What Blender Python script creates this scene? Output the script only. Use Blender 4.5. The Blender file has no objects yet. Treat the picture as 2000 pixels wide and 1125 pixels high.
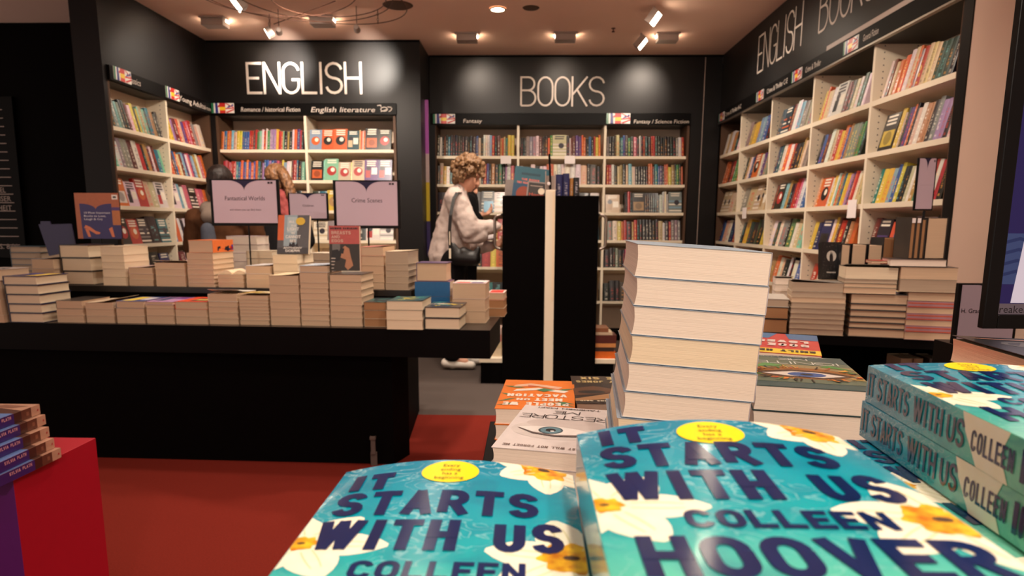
import bpy, bmesh, math, random
from mathutils import Vector, Matrix
R = random.Random(11)
C = bpy.context.scene.collection
V = Vector
PI = math.pi
# ---------------------------------------------------------------- camera model (metres; z up; y away from the lens)
FPX, PCX, PCY, EYE = 1300.0, 1000.0, 650.0, 1.15
PITCH = math.atan(212/1300); YAW = math.atan(30/1300*math.cos(PITCH)); ROLL = 0.004
fw = V((-math.sin(YAW)*math.cos(PITCH), math.cos(YAW)*math.cos(PITCH), -math.sin(PITCH)))
r0 = V((math.cos(YAW), math.sin(YAW), 0)); u0_ = r0.cross(fw)
rt = r0*math.cos(ROLL) + u0_*math.sin(ROLL); up = u0_*math.cos(ROLL) - r0*math.sin(ROLL)
ORG = V((0, 0, EYE))
def ray(u, v): return fw + rt*((u-PCX)/FPX) - up*((v-PCY)/FPX)
def atY(u, v, y): d = ray(u, v); return ORG + d*(y/d.y)
def atX(u, v, x): d = ray(u, v); return ORG + d*(x/d.x)
def atZ(u, v, z): d = ray(u, v); return ORG + d*((z-EYE)/d.z)
def proj(p):
    q = p-ORG; w = q.dot(fw)
    return PCX+FPX*q.dot(rt)/w, PCY-FPX*q.dot(up)/w, w

# ---------------------------------------------------------------- materials
def lin(c):
    return tuple(((x/255)/12.92 if x/255 <= .04045 else ((x/255+.055)/1.055)**2.4) for x in c)
def L4(c): return (*lin(c), 1)
def newmat(name):
    m = bpy.data.materials.new(name); m.use_nodes = True
    nt = m.node_tree; b = nt.nodes['Principled BSDF']
    return m, nt, b
def N(nt, t, **kw):
    n = nt.nodes.new(t)
    for k, v in kw.items(): setattr(n, k, v)
    return n
def mixc(nt, fac, a, b):
    n = nt.nodes.new('ShaderNodeMix'); n.data_type = 'RGBA'
    for s, x in ((0, fac), (6, a), (7, b)):
        if isinstance(x, (tuple, list)): n.inputs[s].default_value = x
        elif isinstance(x, (int, float)): n.inputs[s].default_value = x
        else: nt.links.new(x, n.inputs[s])
    return n.outputs[2]
def math_(nt, op, a, b=0.0, clamp=False):
    n = nt.nodes.new('ShaderNodeMath'); n.operation = op; n.use_clamp = clamp
    for s, x in ((0, a), (1, b)):
        if isinstance(x, (int, float)): n.inputs[s].default_value = x
        else: nt.links.new(x, n.inputs[s])
    return n.outputs[0]
def noise(nt, scale, coord='Object', vec=(1, 1, 1), detail=3, rough=.5):
    tc = nt.nodes.new('ShaderNodeTexCoord'); mp = nt.nodes.new('ShaderNodeMapping'); mp.inputs['Scale'].default_value = vec
    nt.links.new(tc.outputs[coord], mp.inputs['Vector'])
    n = nt.nodes.new('ShaderNodeTexNoise'); n.inputs['Scale'].default_value = scale; n.inputs['Detail'].default_value = detail
    n.inputs['Roughness'].default_value = rough
    nt.links.new(mp.outputs[0], n.inputs['Vector']); return n.outputs['Fac']
def plain(name, c, rough=.5, spec=.5, metal=0, var=.08, scale=30, bump=0, coat=0):
    m, nt, b = newmat(name)
    a = lin(c); f = noise(nt, scale)
    col = mixc(nt, f, tuple(max(0, x*(1-var)) for x in a)+(1,), tuple(min(1, x*(1+var)) for x in a)+(1,))
    nt.links.new(col, b.inputs['Base Color'])
    b.inputs['Roughness'].default_value = rough; b.inputs['Specular IOR Level'].default_value = spec
    b.inputs['Metallic'].default_value = metal
    if coat: b.inputs['Coat Weight'].default_value = coat; b.inputs['Coat Roughness'].default_value = .12
    if bump:
        bp = nt.nodes.new('ShaderNodeBump'); bp.inputs['Strength'].default_value = bump; bp.inputs['Distance'].default_value = .004
        nt.links.new(f, bp.inputs['Height']); nt.links.new(bp.outputs[0], b.inputs['Normal'])
    return m
def emit(name, c, s):
    m, nt, b = newmat(name)
    b.inputs['Base Color'].default_value = L4(c); b.inputs['Emission Color'].default_value = L4(c); b.inputs['Emission Strength'].default_value = s
    return m
def pages(name, c, dark=.78, freq=900, rough=.85):
    m, nt, b = newmat(name); a = lin(c)
    f = noise(nt, 1.0, 'Object', (5, 5, freq), 2, .6); g = noise(nt, 9, 'Object', (1, 1, 1), 2)
    s = math_(nt, 'MULTIPLY_ADD', f, 1.6); s.node.inputs[2].default_value = -.35; s.node.use_clamp = True
    col = mixc(nt, s, tuple(x*dark for x in a)+(1,), tuple(a)+(1,))
    col = mixc(nt, math_(nt, 'MULTIPLY', g, .25), col, tuple(x*.82 for x in a)+(1,))
    nt.links.new(col, b.inputs['Base Color']); b.inputs['Roughness'].default_value = rough; b.inputs['Specular IOR Level'].default_value = .15
    bp = nt.nodes.new('ShaderNodeBump'); bp.inputs['Strength'].default_value = .35; bp.inputs['Distance'].default_value = .001
    nt.links.new(f, bp.inputs['Height']); nt.links.new(bp.outputs[0], b.inputs['Normal'])
    return m
def attr(nt, n):
    a = nt.nodes.new('ShaderNodeAttribute'); a.attribute_name = n; return a
def printmat(name, rough, coat=0, spine=False):
    m, nt, b = newmat(name)
    col = attr(nt, 'col').outputs['Color']
    g = noise(nt, 60, 'Object', (1, 1, 1), 2)
    base = mixc(nt, math_(nt, 'MULTIPLY', g, .22), col, (0.0, 0.0, 0.0, 1))
    if spine:       # printed spine: a column of title lettering, a publisher block and a coloured band
        uv = nt.nodes.new('ShaderNodeUVMap'); sp = nt.nodes.new('ShaderNodeSeparateXYZ'); nt.links.new(uv.outputs[0], sp.inputs[0])
        sd = attr(nt, 'seed').outputs['Fac']; c2 = attr(nt, 'col2').outputs['Color']
        cb = nt.nodes.new('ShaderNodeCombineXYZ')
        nt.links.new(math_(nt, 'MULTIPLY', sp.outputs[0], 2.2), cb.inputs[0]); nt.links.new(math_(nt, 'MULTIPLY', sp.outputs[1], 26), cb.inputs[1])
        nt.links.new(math_(nt, 'MULTIPLY', sd, 57), cb.inputs[2])
        nz = nt.nodes.new('ShaderNodeTexNoise'); nz.inputs['Scale'].default_value = 1.0; nz.inputs['Detail'].default_value = 1
        nt.links.new(cb.outputs[0], nz.inputs['Vector'])
        ink = math_(nt, 'GREATER_THAN', nz.outputs['Fac'], .53)
        inx = math_(nt, 'LESS_THAN', math_(nt, 'ABSOLUTE', math_(nt, 'SUBTRACT', sp.outputs[0], .5)), .2)
        top = math_(nt, 'MULTIPLY_ADD', sd, .3); top.node.inputs[2].default_value = .62
        iny = math_(nt, 'MULTIPLY', math_(nt, 'GREATER_THAN', sp.outputs[1], .26), math_(nt, 'LESS_THAN', sp.outputs[1], top))
        mask = math_(nt, 'MULTIPLY', math_(nt, 'MULTIPLY', ink, inx), iny)
        base = mixc(nt, math_(nt, 'MULTIPLY', mask, .6), base, c2)
        lo = math_(nt, 'MULTIPLY_ADD', sd, .05); lo.node.inputs[2].default_value = .05
        band = math_(nt, 'MULTIPLY', math_(nt, 'LESS_THAN', math_(nt, 'ABSOLUTE', math_(nt, 'SUBTRACT', sp.outputs[1], .12)), math_(nt, 'MULTIPLY', lo, .45)), inx)
        base = mixc(nt, math_(nt, 'MULTIPLY', band, .5), base, c2)
    nt.links.new(base, b.inputs['Base Color']); b.inputs['Roughness'].default_value = rough
    if coat: b.inputs['Coat Weight'].default_value = coat; b.inputs['Coat Roughness'].default_value = .15
    return m
def carpet(name, c, c2):
    m, nt, b = newmat(name)
    f = noise(nt, 170, 'Object', (1, 1, 1), 3, .7); g = noise(nt, 2.2, 'Object', (1, 1, 1), 2)
    col = mixc(nt, f, L4(c), L4(c2)); col = mixc(nt, math_(nt, 'MULTIPLY', g, .35), col, tuple(x*.6 for x in lin(c))+(1,))
    nt.links.new(col, b.inputs['Base Color']); b.inputs['Roughness'].default_value = .95; b.inputs['Specular IOR Level'].default_value = .1
    bp = nt.nodes.new('ShaderNodeBump'); bp.inputs['Strength'].default_value = .7; bp.inputs['Distance'].default_value = .006
    nt.links.new(f, bp.inputs['Height']); nt.links.new(bp.outputs[0], b.inputs['Normal'])
    return m
def water():
    m, nt, b = newmat('swimming_pool_print')
    tc = nt.nodes.new('ShaderNodeTexCoord'); sp = nt.nodes.new('ShaderNodeSeparateXYZ'); nt.links.new(tc.outputs['UV'], sp.inputs[0])
    ramp = nt.nodes.new('ShaderNodeValToRGB'); e = ramp.color_ramp.elements
    e[0].position = 0; e[0].color = L4((140, 214, 176)); e[1].position = 1; e[1].color = L4((10, 138, 174))
    for p, c in ((.3, (96, 204, 180)), (.5, (12, 174, 184)), (.75, (0, 160, 186))):
        k = ramp.color_ramp.elements.new(p); k.color = L4(c)
    nt.links.new(sp.outputs[1], ramp.inputs[0])
    def nz(scale, vec, d, dist):
        mp = nt.nodes.new('ShaderNodeMapping'); mp.inputs['Scale'].default_value = vec; nt.links.new(tc.outputs['UV'], mp.inputs['Vector'])
        n = nt.nodes.new('ShaderNodeTexNoise'); n.inputs['Scale'].default_value = scale; n.inputs['Detail'].default_value = d; n.inputs['Distortion'].default_value = dist
        nt.links.new(mp.outputs[0], n.inputs['Vector']); return n.outputs['Fac']
    mott = nz(5, (1, 1.9, 1), 4, .8)
    col = mixc(nt, math_(nt, 'MULTIPLY', math_(nt, 'SUBTRACT', mott, .45, True), 1.9, True), ramp.outputs[0], L4((2, 112, 146)))
    # light caustic ripples: bright thin ridges of a distorted noise, stronger towards the head of the cover
    rip = nz(7, (1.1, 2.2, 1), 2, 1.9)
    ridge = math_(nt, 'SUBTRACT', 1.0, math_(nt, 'MULTIPLY', math_(nt, 'ABSOLUTE', math_(nt, 'SUBTRACT', rip, .5)), 26), True)
    amt = nt.nodes.new('ShaderNodeMapRange'); amt.inputs[1].default_value = .35; amt.inputs[2].default_value = 1.0; amt.inputs[3].default_value = .18; amt.inputs[4].default_value = .75
    nt.links.new(sp.outputs[1], amt.inputs[0])
    where = math_(nt, 'MULTIPLY', math_(nt, 'SUBTRACT', nz(2.6, (1.3, 1.8, 1), 1, .4), .42, True), 5.5, True)
    col = mixc(nt, math_(nt, 'MULTIPLY', math_(nt, 'MULTIPLY', ridge, amt.outputs[0]), where), col, L4((200, 242, 242)))
    nt.links.new(col, b.inputs['Base Color']); b.inputs['Roughness'].default_value = .2
    b.inputs['Coat Weight'].default_value = .4; b.inputs['Coat Roughness'].default_value = .06
    return m
def petalmat():
    m, nt, b = newmat('petal_print'); f = noise(nt, 90, 'Object', (1, 1, 1), 3)
    col = mixc(nt, f, L4((252, 244, 208)), L4((255, 252, 236)))
    nt.links.new(col, b.inputs['Base Color']); b.inputs['Roughness'].default_value = .3; return m
def holes():        # cream laminate with two columns of shelf-pin holes
    m, nt, b = newmat('drilled_cream_laminate'); tc = nt.nodes.new('ShaderNodeTexCoord'); sp = nt.nodes.new('ShaderNodeSeparateXYZ'); nt.links.new(tc.outputs['Object'], sp.inputs[0])
    z = math_(nt, 'ABSOLUTE', math_(nt, 'SUBTRACT', math_(nt, 'FRACT', math_(nt, 'MULTIPLY', sp.outputs[2], 31)), .5))
    dz = math_(nt, 'MULTIPLY', z, 1/31); d = None
    for y in (.045, .215):
        dy = math_(nt, 'SUBTRACT', sp.outputs[1], y)
        r = math_(nt, 'SQRT', math_(nt, 'ADD', math_(nt, 'MULTIPLY', dy, dy), math_(nt, 'MULTIPLY', dz, dz)))
        d = r if d is None else math_(nt, 'MINIMUM', d, r)
    nt.links.new(mixc(nt, math_(nt, 'LESS_THAN', d, .0035), L4((236, 222, 198)), L4((70, 54, 44))), b.inputs['Base Color']); b.inputs['Roughness'].default_value = .5
    return m
def petal2():
    m, nt, b = newmat('petal_shade_print'); b.inputs['Base Color'].default_value = L4((226, 222, 176)); b.inputs['Roughness'].default_value = .3; return m
def cupmat():
    m, nt, b = newmat('flower_cup_print'); f = noise(nt, 160, 'Object', (1, 1, 1), 4)
    r = nt.nodes.new('ShaderNodeValToRGB'); r.color_ramp.elements[0].color = L4((196, 104, 14)); r.color_ramp.elements[1].color = L4((255, 208, 48))
    r.color_ramp.elements[0].position = .3; r.color_ramp.elements[1].position = .65
    nt.links.new(f, r.inputs[0]); nt.links.new(r.outputs[0], b.inputs['Base Color']); b.inputs['Roughness'].default_value = .3; return m
M = dict(
    ceil=plain('ceiling_paint', (250, 212, 194), .9, .2, var=.03, scale=3),
    blackwall=plain('black_painted_panel', (18, 15, 15), .42, .22, var=.12, scale=6),
    black=plain('black_laminate', (8, 6, 6), .42, .08, var=.2, scale=14),
    deepblack=plain('matt_black_panel', (7, 5, 5), .6, .03, var=.2, scale=14),
    slabtop=plain('black_laminate_top', (26, 22, 21), .3, .5, var=.2, scale=14),
    beige=plain('beige_wall_paint', (205, 176, 158), .85, .2, var=.05, scale=2.5),
    cream=plain('cream_shelf_laminate', (236, 222, 198), .5, .4, var=.03, scale=8),
    backp=plain('shelf_back_laminate', (226, 206, 184), .65, .3, var=.05, scale=8),
    chalk=plain('white_chalk_line', (206, 194, 184), .9, .1, var=.15, scale=200),
    white=plain('white_card', (238, 228, 226), .7, .2, var=.03),
    lilac=plain('lilac_sign_paper', (196, 176, 192), .6, .3, var=.03, scale=4),
    navy=plain('navy_print', (30, 24, 60), .5, .4),
    ink=plain('dark_ink', (38, 32, 38), .6, .3),
    teal_ink=plain('navy_cover_ink', (10, 38, 88), .14, .5, var=.4, scale=45, coat=.4),
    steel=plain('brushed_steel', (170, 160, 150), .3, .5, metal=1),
    greymetal=plain('grey_painted_metal', (168, 150, 140), .45, .5),
    darkmetal=plain('dark_wire', (92, 62, 50), .6, .2),
    lamp=emit('lit_lamp_face', (255, 236, 206), 30), lampsoft=emit('lit_slot', (255, 226, 190), 90),
    red=plain('red_gloss_panel', (172, 14, 38), .38, .5, var=.04), purple=plain('purple_gloss_panel', (84, 20, 96), .4, .5),
    redcarpet=carpet('red_carpet', (140, 44, 32), (84, 24, 17)), greycarpet=carpet('grey_carpet', (104, 92, 86), (66, 58, 56)),
    pg_cream=pages('cream_paper_edges', (240, 220, 190)), pg_pink=pages('pale_paper_edges', (246, 228, 212)), pg_tan=pages('tan_paper_edges', (216, 186, 156)),
    pg_grey=pages('grey_paper_edges', (188, 166, 144)), pg_brown=pages('brown_paper_edges', (176, 130, 92)),
    pg_front=pages('crisp_paper_edges', (250, 232, 214), .8, 1500), pg_front2=pages('yellowed_paper_edges', (250, 228, 196), .8, 1500),
    pr=printmat('printed_cover', .35, .2), spine=printmat('printed_spine', .4, .1, True), water=water(), petal=petalmat(), cup=cupmat(), petal_vein=petal2(),
    catch=plain('dull_grey_metal', (92, 80, 74), .5, .3), cream_holes=holes(), sticker=plain('yellow_sticker', (255, 226, 20), .3, .5, var=.02), bezel=plain('black_plastic_bezel', (8, 7, 8), .35, .2),
    skin=plain('skin', (226, 168, 140), .5, .4, var=.05, scale=20), blond=plain('curly_blond_hair', (134, 94, 58), .6, .4, var=.5, scale=45, bump=.6),
    brownhair=plain('light_brown_hair', (104, 66, 42), .5, .4, var=.4, scale=40, bump=.5), darkhair=plain('dark_hair', (40, 24, 20), .45, .5, var=.3, scale=40, bump=.5),
    sweat=plain('grey_beige_sweatshirt', (206, 188, 180), .9, .1, var=.08, scale=60, bump=.3), trousers=plain('black_cloth', (18, 16, 18), .85, .2, var=.2, scale=40),
    coat=plain('brown_coat_cloth', (92, 60, 40), .9, .1, var=.2, scale=30), slate=plain('slate_blue_cloth', (92, 96, 108), .9, .1, var=.15, scale=30),
    rose=plain('rose_knit_scarf', (136, 66, 64), .9, .1, var=.25, scale=60, bump=.4), shoe=plain('white_trainer', (236, 226, 214), .6, .3), hood=plain('grey_hood_cloth', (150, 134, 122), .9, .1),
    leather=plain('black_leather', (14, 12, 12), .38, .5), wood=plain('dark_brown_side', (84, 60, 44), .6, .3),
)

def hairmat(name, c, c2, vec):       # combed strands: noise drawn out along the fall of the hair
    m, nt, b = newmat(name); f = noise(nt, 1.0, 'Object', vec, 3, .6)
    k = math_(nt, 'MULTIPLY_ADD', f, 2.4); k.node.inputs[2].default_value = -.7; k.node.use_clamp = True
    nt.links.new(mixc(nt, k, L4(c2), L4(c)), b.inputs['Base Color']); b.inputs['Roughness'].default_value = .5
    bp = nt.nodes.new('ShaderNodeBump'); bp.inputs['Strength'].default_value = .8; bp.inputs['Distance'].default_value = .006
    nt.links.new(f, bp.inputs['Height']); nt.links.new(bp.outputs[0], b.inputs['Normal']); return m
M['brownhair'] = hairmat('light_brown_hair_strands', (150, 104, 66), (58, 36, 24), (95, 95, 14))
M['blond'] = hairmat('curly_blond_hair_strands', (160, 120, 80), (78, 52, 32), (75, 75, 75))
M['darkhair'] = hairmat('dark_hair_strands', (48, 32, 28), (14, 9, 8), (90, 90, 12))
# ---------------------------------------------------------------- mesh building
class MB:
    def __init__(s): s.v = []; s.f = []; s.m = []; s.c = []; s.c2 = []; s.sd = []; s.uv = []
    def add(s, pts, mat=0, col=(1, 1, 1), col2=(1, 1, 1), seed=0., uv=None):
        n = len(s.v); s.v += [tuple(p) for p in pts]; s.f.append(tuple(range(n, n+len(pts))))
        s.m.append(mat); s.c.append(col); s.c2.append(col2); s.sd.append(seed); s.uv.append(uv)
    def mesh(s, vs, fs, mat=0, col=(1, 1, 1), col2=(1, 1, 1), seed=0., uvs=None, T=None):
        n = len(s.v)
        s.v += [tuple(T @ V(p)) if T else tuple(p) for p in vs]
        for i, f in enumerate(fs):
            s.f.append(tuple(n+k for k in f)); s.m.append(mat); s.c.append(col); s.c2.append(col2); s.sd.append(seed)
            s.uv.append([uvs[k] for k in f] if uvs else None)
    def box(s, x0, x1, y0, y1, z0, z1, mat=0, col=(1, 1, 1), T=None):
        s.mesh([(x0, y0, z0), (x1, y0, z0), (x1, y1, z0), (x0, y1, z0), (x0, y0, z1), (x1, y0, z1), (x1, y1, z1), (x0, y1, z1)],
               [(0, 3, 2, 1), (4, 5, 6, 7), (0, 1, 5, 4), (1, 2, 6, 5), (2, 3, 7, 6), (3, 0, 4, 7)], mat, col, T=T)
    def tube(s, pts, r, n=8, mat=0, closed=False, col=(1, 1, 1), caps=True):
        pts = [V(p) for p in pts]; k = len(pts); vs = []; fs = []
        rr = r if isinstance(r, (list, tuple)) else [r]*k
        prev = None
        for i, p in enumerate(pts):
            a = pts[(i-1) % k] if closed or i else p; b = pts[(i+1) % k] if closed or i < k-1 else p
            t = (b-a).normalized()
            if prev is None: nrm = t.orthogonal().normalized()
            else: nrm = (prev - t*prev.dot(t)); nrm = nrm.normalized() if nrm.length > 1e-6 else t.orthogonal().normalized()
            prev = nrm; bi = t.cross(nrm)
            vs += [p + (nrm*math.cos(2*PI*j/n) + bi*math.sin(2*PI*j/n))*rr[i] for j in range(n)]
        for i in range(k if closed else k-1):
            for j in range(n): fs.append((i*n+j, i*n+(j+1) % n, ((i+1) % k)*n+(j+1) % n, ((i+1) % k)*n+j))
        if caps and not closed: fs.append(tuple(reversed(range(n)))); fs.append(tuple((k-1)*n+j for j in range(n)))
        s.mesh(vs, fs, mat, col)
    def lathe(s, prof, n=24, mat=0, T=None, col=(1, 1, 1)):
        vs = [(r*math.cos(2*PI*j/n), r*math.sin(2*PI*j/n), z) for r, z in prof for j in range(n)]
        fs = [(i*n+j, i*n+(j+1) % n, (i+1)*n+(j+1) % n, (i+1)*n+j) for i in range(len(prof)-1) for j in range(n)]
        s.mesh(vs, fs, mat, col, T=T)
    def build(s, name, mats, parent=None, smooth=False, bevel=0, loc=None):
        me = bpy.data.meshes.new(name); me.from_pydata(s.v, [], s.f)
        mats = mats if isinstance(mats, (list, tuple)) else [mats]
        for m in mats: me.materials.append(M[m] if isinstance(m, str) else m)
        me.polygons.foreach_set('material_index', s.m)
        need = {x.name for x in me.materials}
        if need & {'printed_cover', 'printed_spine'}:
            for nm, dat in (('col', s.c), ('col2', s.c2)):
                a = me.attributes.new(nm, 'FLOAT_COLOR', 'FACE'); a.data.foreach_set('color', [x for c in dat for x in (*c[:3], 1)])
            a = me.attributes.new('seed', 'FLOAT', 'FACE'); a.data.foreach_set('value', s.sd)
        if any(s.uv):
            ul = me.uv_layers.new(name='UVMap'); fl = []
            for f, u in zip(s.f, s.uv):
                for k in range(len(f)): fl += list(u[k]) if u else [0, 0]
            ul.data.foreach_set('uv', fl)
        if smooth: me.polygons.foreach_set('use_smooth', [True]*len(me.polygons))
        me.update()
        o = bpy.data.objects.new(name, me); C.objects.link(o)
        if parent: o.parent = parent
        if loc: o.location = loc
        if bevel:
            b = o.modifiers.new('edge', 'BEVEL'); b.width = bevel; b.segments = 2; b.limit_method = 'ANGLE'
        return o
def tag(o, label=None, cat=None, group=None, kind=None):
    if label: o['label'] = label
    if cat: o['category'] = cat
    if group: o['group'] = group
    if kind: o['kind'] = kind
    return o
def thing(name, label, cat, loc=(0, 0, 0), rz=0, group=None, rot=None):
    o = bpy.data.objects.new(name, None); C.objects.link(o); o.empty_display_size = .05
    o.location = loc; o.rotation_euler = rot if rot else (0, 0, rz)
    return tag(o, label, cat, group)
def struct(mb, name, mats, **kw): return tag(mb.build(name, mats, **kw), kind='structure')
ORD = ['first', 'second', 'third', 'fourth', 'fifth', 'sixth', 'seventh', 'eighth', 'ninth', 'tenth', 'eleventh', 'twelfth', 'thirteenth', 'fourteenth', 'fifteenth', 'sixteenth',
       'seventeenth', 'eighteenth', 'nineteenth', 'twentieth', 'twenty-first', 'twenty-second', 'twenty-third', 'twenty-fourth', 'twenty-fifth', 'twenty-sixth', 'twenty-seventh', 'twenty-eighth',
       'twenty-ninth', 'thirtieth', 'thirty-first', 'thirty-second', 'thirty-third', 'thirty-fourth']

# ---------------------------------------------------------------- lettering
def _arc(cx, cy, rx, ry, a0, a1, n=9):
    return [(cx+rx*math.cos(math.radians(a0+(a1-a0)*i/n)), cy+ry*math.sin(math.radians(a0+(a1-a0)*i/n))) for i in range(n+1)]
G = {
 'A': [[(0, 0), (.47, 1)], [(.53, 1), (1, 0)], [(.2, .28), (.8, .28)]],
 'B': [[(0, 0), (0, 1)]+_arc(.5, .77, .42, .23, 90, -90)+[(0, .54)], [(0, .54), (.5, .54)]+_arc(.5, .27, .5, .27, 90, -90)+[(0, 0)]],
 'C': [_arc(.5, .72, .5, .28, 8, 180)+_arc(.5, .28, .5, .28, 180, 352)],
 'D': [[(0, 0), (0, 1), (.4, 1)]+_arc(.45, .65, .55, .35, 90, 0)+_arc(.45, .35, .55, .35, 0, -90)+[(0, 0)]],
 'E': [[(1, 1), (0, 1), (0, 0), (1, 0)], [(0, .5), (.8, .5)]], 'F': [[(1, 1), (0, 1), (0, 0)], [(0, .52), (.8, .52)]],
 'G': [_arc(.5, .72, .5, .28, 8, 180)+_arc(.5, .28, .5, .28, 180, 360)+[(1, .45), (.55, .45)]],
 'H': [[(0, 0), (0, 1)], [(1, 0), (1, 1)], [(0, .5), (1, .5)]], 'I': [[(.5, 0), (.5, 1)]],
 'J': [[(1, 1), (1, .3)]+_arc(.5, .3, .5, .3, 0, -180)], 'K': [[(0, 0), (0, 1)], [(1, 1), (.04, .4)], [(.32, .57), (1, 0)]],
 'L': [[(0, 1), (0, 0), (1, 0)]], 'M': [[(0, 0), (0, 1)], [(.03, 1), (.5, .25)], [(.5, .25), (.97, 1)], [(1, 1), (1, 0)]], 'N': [[(0, 0), (0, 1)], [(.04, 1), (.96, 0)], [(1, 0), (1, 1)]],
 'O': [_arc(.5, .68, .5, .32, 0, 180)+_arc(.5, .32, .5, .32, 180, 360)+[(1, .68)]],
 'P': [[(0, 0), (0, 1), (.5, 1)]+_arc(.5, .74, .5, .26, 90, -90)+[(0, .48)]],
 'R': [[(0, 0), (0, 1), (.5, 1)]+_arc(.5, .74, .48, .26, 90, -90)+[(0, .48)], [(.5, .48), (1, 0)]],
 'S': [_arc(.5, .75, .5, .25, 10, 262)+_arc(.5, .25, .5, .25, 82, -170)],
 'T': [[(0, 1), (1, 1)], [(.5, 1), (.5, 0)]], 'U': [[(0, 1), (0, .3)]+_arc(.5, .3, .5, .3, 180, 360)+[(1, 1)]],
 'V': [[(0, 1), (.47, 0)], [(.53, 0), (1, 1)]], 'W': [[(0, 1), (.24, 0)], [(.26, 0), (.49, 1)], [(.51, 1), (.74, 0)], [(.76, 0), (1, 1)]], 'X': [[(0, 0), (1, 1)], [(0, 1), (1, 0)]],
 'Y': [[(0, 1), (.5, .5)], [(.5, .5), (1, 1)], [(.5, .5), (.5, 0)]], 'Z': [[(0, 1), (1, 1), (0, 0), (1, 0)]], ' ': [],
}
GW = {'I': .22, 'M': 1.35, 'W': 1.75, ' ': .55, 'J': .8, 'L': .85, 'E': .85, 'F': .85, 'T': .95}
def strip(mb, pts, w, fn, mat=0, col=(1, 1, 1), res=0, closed=False):
    pts = [p for i, p in enumerate(pts) if i == 0 or math.dist(p, pts[i-1]) > w*.02]
    if len(pts) < 2: return
    if res:
        q = [pts[0]]
        for a, b in zip(pts, pts[1:]):
            k = max(1, int(math.dist(a, b)/res))
            q += [(a[0]+(b[0]-a[0])*i/k, a[1]+(b[1]-a[1])*i/k) for i in range(1, k+1)]
        pts = q
    n = len(pts); Ls = []; Rs = []
    for i in range(n):
        a = pts[max(i-1, 0)]; b = pts[i]; c = pts[min(i+1, n-1)]
        def un(p, q):
            d = math.dist(p, q) or 1; return ((q[0]-p[0])/d, (q[1]-p[1])/d)
        t1 = un(a, b) if i else un(b, c); t2 = un(b, c) if i < n-1 else t1
        n1 = (-t1[1], t1[0]); n2 = (-t2[1], t2[0]); mx, my = n1[0]+n2[0], n1[1]+n2[1]
        d = mx*n1[0]+my*n1[1]
        k = w/2*min(2.0, 2/max(d, .6)) if d > 1e-6 else w/2
        ml = math.hypot(mx, my) or 1
        k = min(w/2/max((mx/ml*n1[0]+my/ml*n1[1]), .45), w*1.1)
        Ls.append((b[0]+mx/ml*k, b[1]+my/ml*k)); Rs.append((b[0]-mx/ml*k, b[1]-my/ml*k))
    for i in range(n-1):
        mb.add([fn(*Ls[i]), fn(*Rs[i]), fn(*Rs[i+1]), fn(*Ls[i+1])], mat, col)
def letters(mb, s, x0, x1, y0, y1, w, fn, mat=0, col=(1, 1, 1), gap=.42, res=0, slant=0):
    """stroke capitals filling the box x0..x1, y0..y1 (outer edges), stroke width w"""
    ws = [GW.get(ch, 1) for ch in s]; h = y1-y0-w
    # solve letter unit so that the line fills the width: sum(ws)*u + n*w + gaps
    n = len(s); g = gap*w
    u = (x1-x0-n*w-(n-1)*g)/max(sum(ws), .1)
    x = x0
    for ch, lw in zip(s, ws):
        bw = lw*u
        ew = .01*w; xm = x+bw/2; P0_ = fn(xm, y0); nv = (fn(xm+ew, y0)-P0_).cross(fn(xm, y0+ew)-P0_); nv = nv.normalized() if nv.length > 0 else V((0, 0, 0))
        for ki, pl in enumerate(G.get(ch, [])):
            fk = (lambda a_, b_, o_=nv*(w*.012*ki): fn(a_, b_)+o_) if ki else fn
            q = [(x+w/2+px*bw+slant*(py*h), y0+w/2+py*h) for px, py in pl]
            if len(pl) < 6:        # square ends on straight strokes
                for i_, j_ in ((0, 1), (-1, -2)):
                    d_ = math.dist(q[i_], q[j_]) or 1; e_ = w/2 if pl[i_][0] == pl[j_][0] or pl[i_][1] == pl[j_][1] else w*.42
                    q[i_] = (q[i_][0]+(q[i_][0]-q[j_][0])/d_*e_, q[i_][1]+(q[i_][1]-q[j_][1])/d_*e_)
            strip(mb, q, w, fk, mat, col, res)
        x += bw+w+g
_tx = {}
def text_shape(s):
    """outline of a line of small print, as flat vertices and faces at size 1, and its width"""
    if s not in _tx:
        cu = bpy.data.curves.new('line', 'FONT'); cu.body = s; cu.size = 1; cu.resolution_u = 2
        o = bpy.data.objects.new('line', cu); C.objects.link(o)
        dg = bpy.context.evaluated_depsgraph_get(); me = bpy.data.meshes.new_from_object(o.evaluated_get(dg))
        vs = [(v.co.x, v.co.y) for v in me.vertices]; fs = [tuple(p.vertices) for p in me.polygons]
        bpy.data.objects.remove(o); bpy.data.curves.remove(cu); bpy.data.meshes.remove(me)
        _tx[s] = (vs, fs, max((v[0] for v in vs), default=0))
    return _tx[s]
def put_text(mb, s, size, x, y, fn, mat=0, col=(1, 1, 1), align='c', slant=0, width=None):
    vs, fs, w = text_shape(s); k = size; kx = size if width is None else width/w
    ox = x-(w*kx/2 if align == 'c' else 0)
    n = len(mb.v)
    mb.mesh([fn(ox+a*kx+slant*b*k, y+b*k) for a, b in vs], fs, mat, col)
def plane_fn(o, r, u, off=None):
    o = V(o); r = V(r).normalized(); u = V(u).normalized(); nn = r.cross(u)
    o2 = o+nn*(off or 0)
    return lambda x, y: o2+r*x+u*y
for _s in ("Fantastical Worlds", "and where you can find them", "Crime Scenes", "Children"): text_shape(_s)
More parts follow.
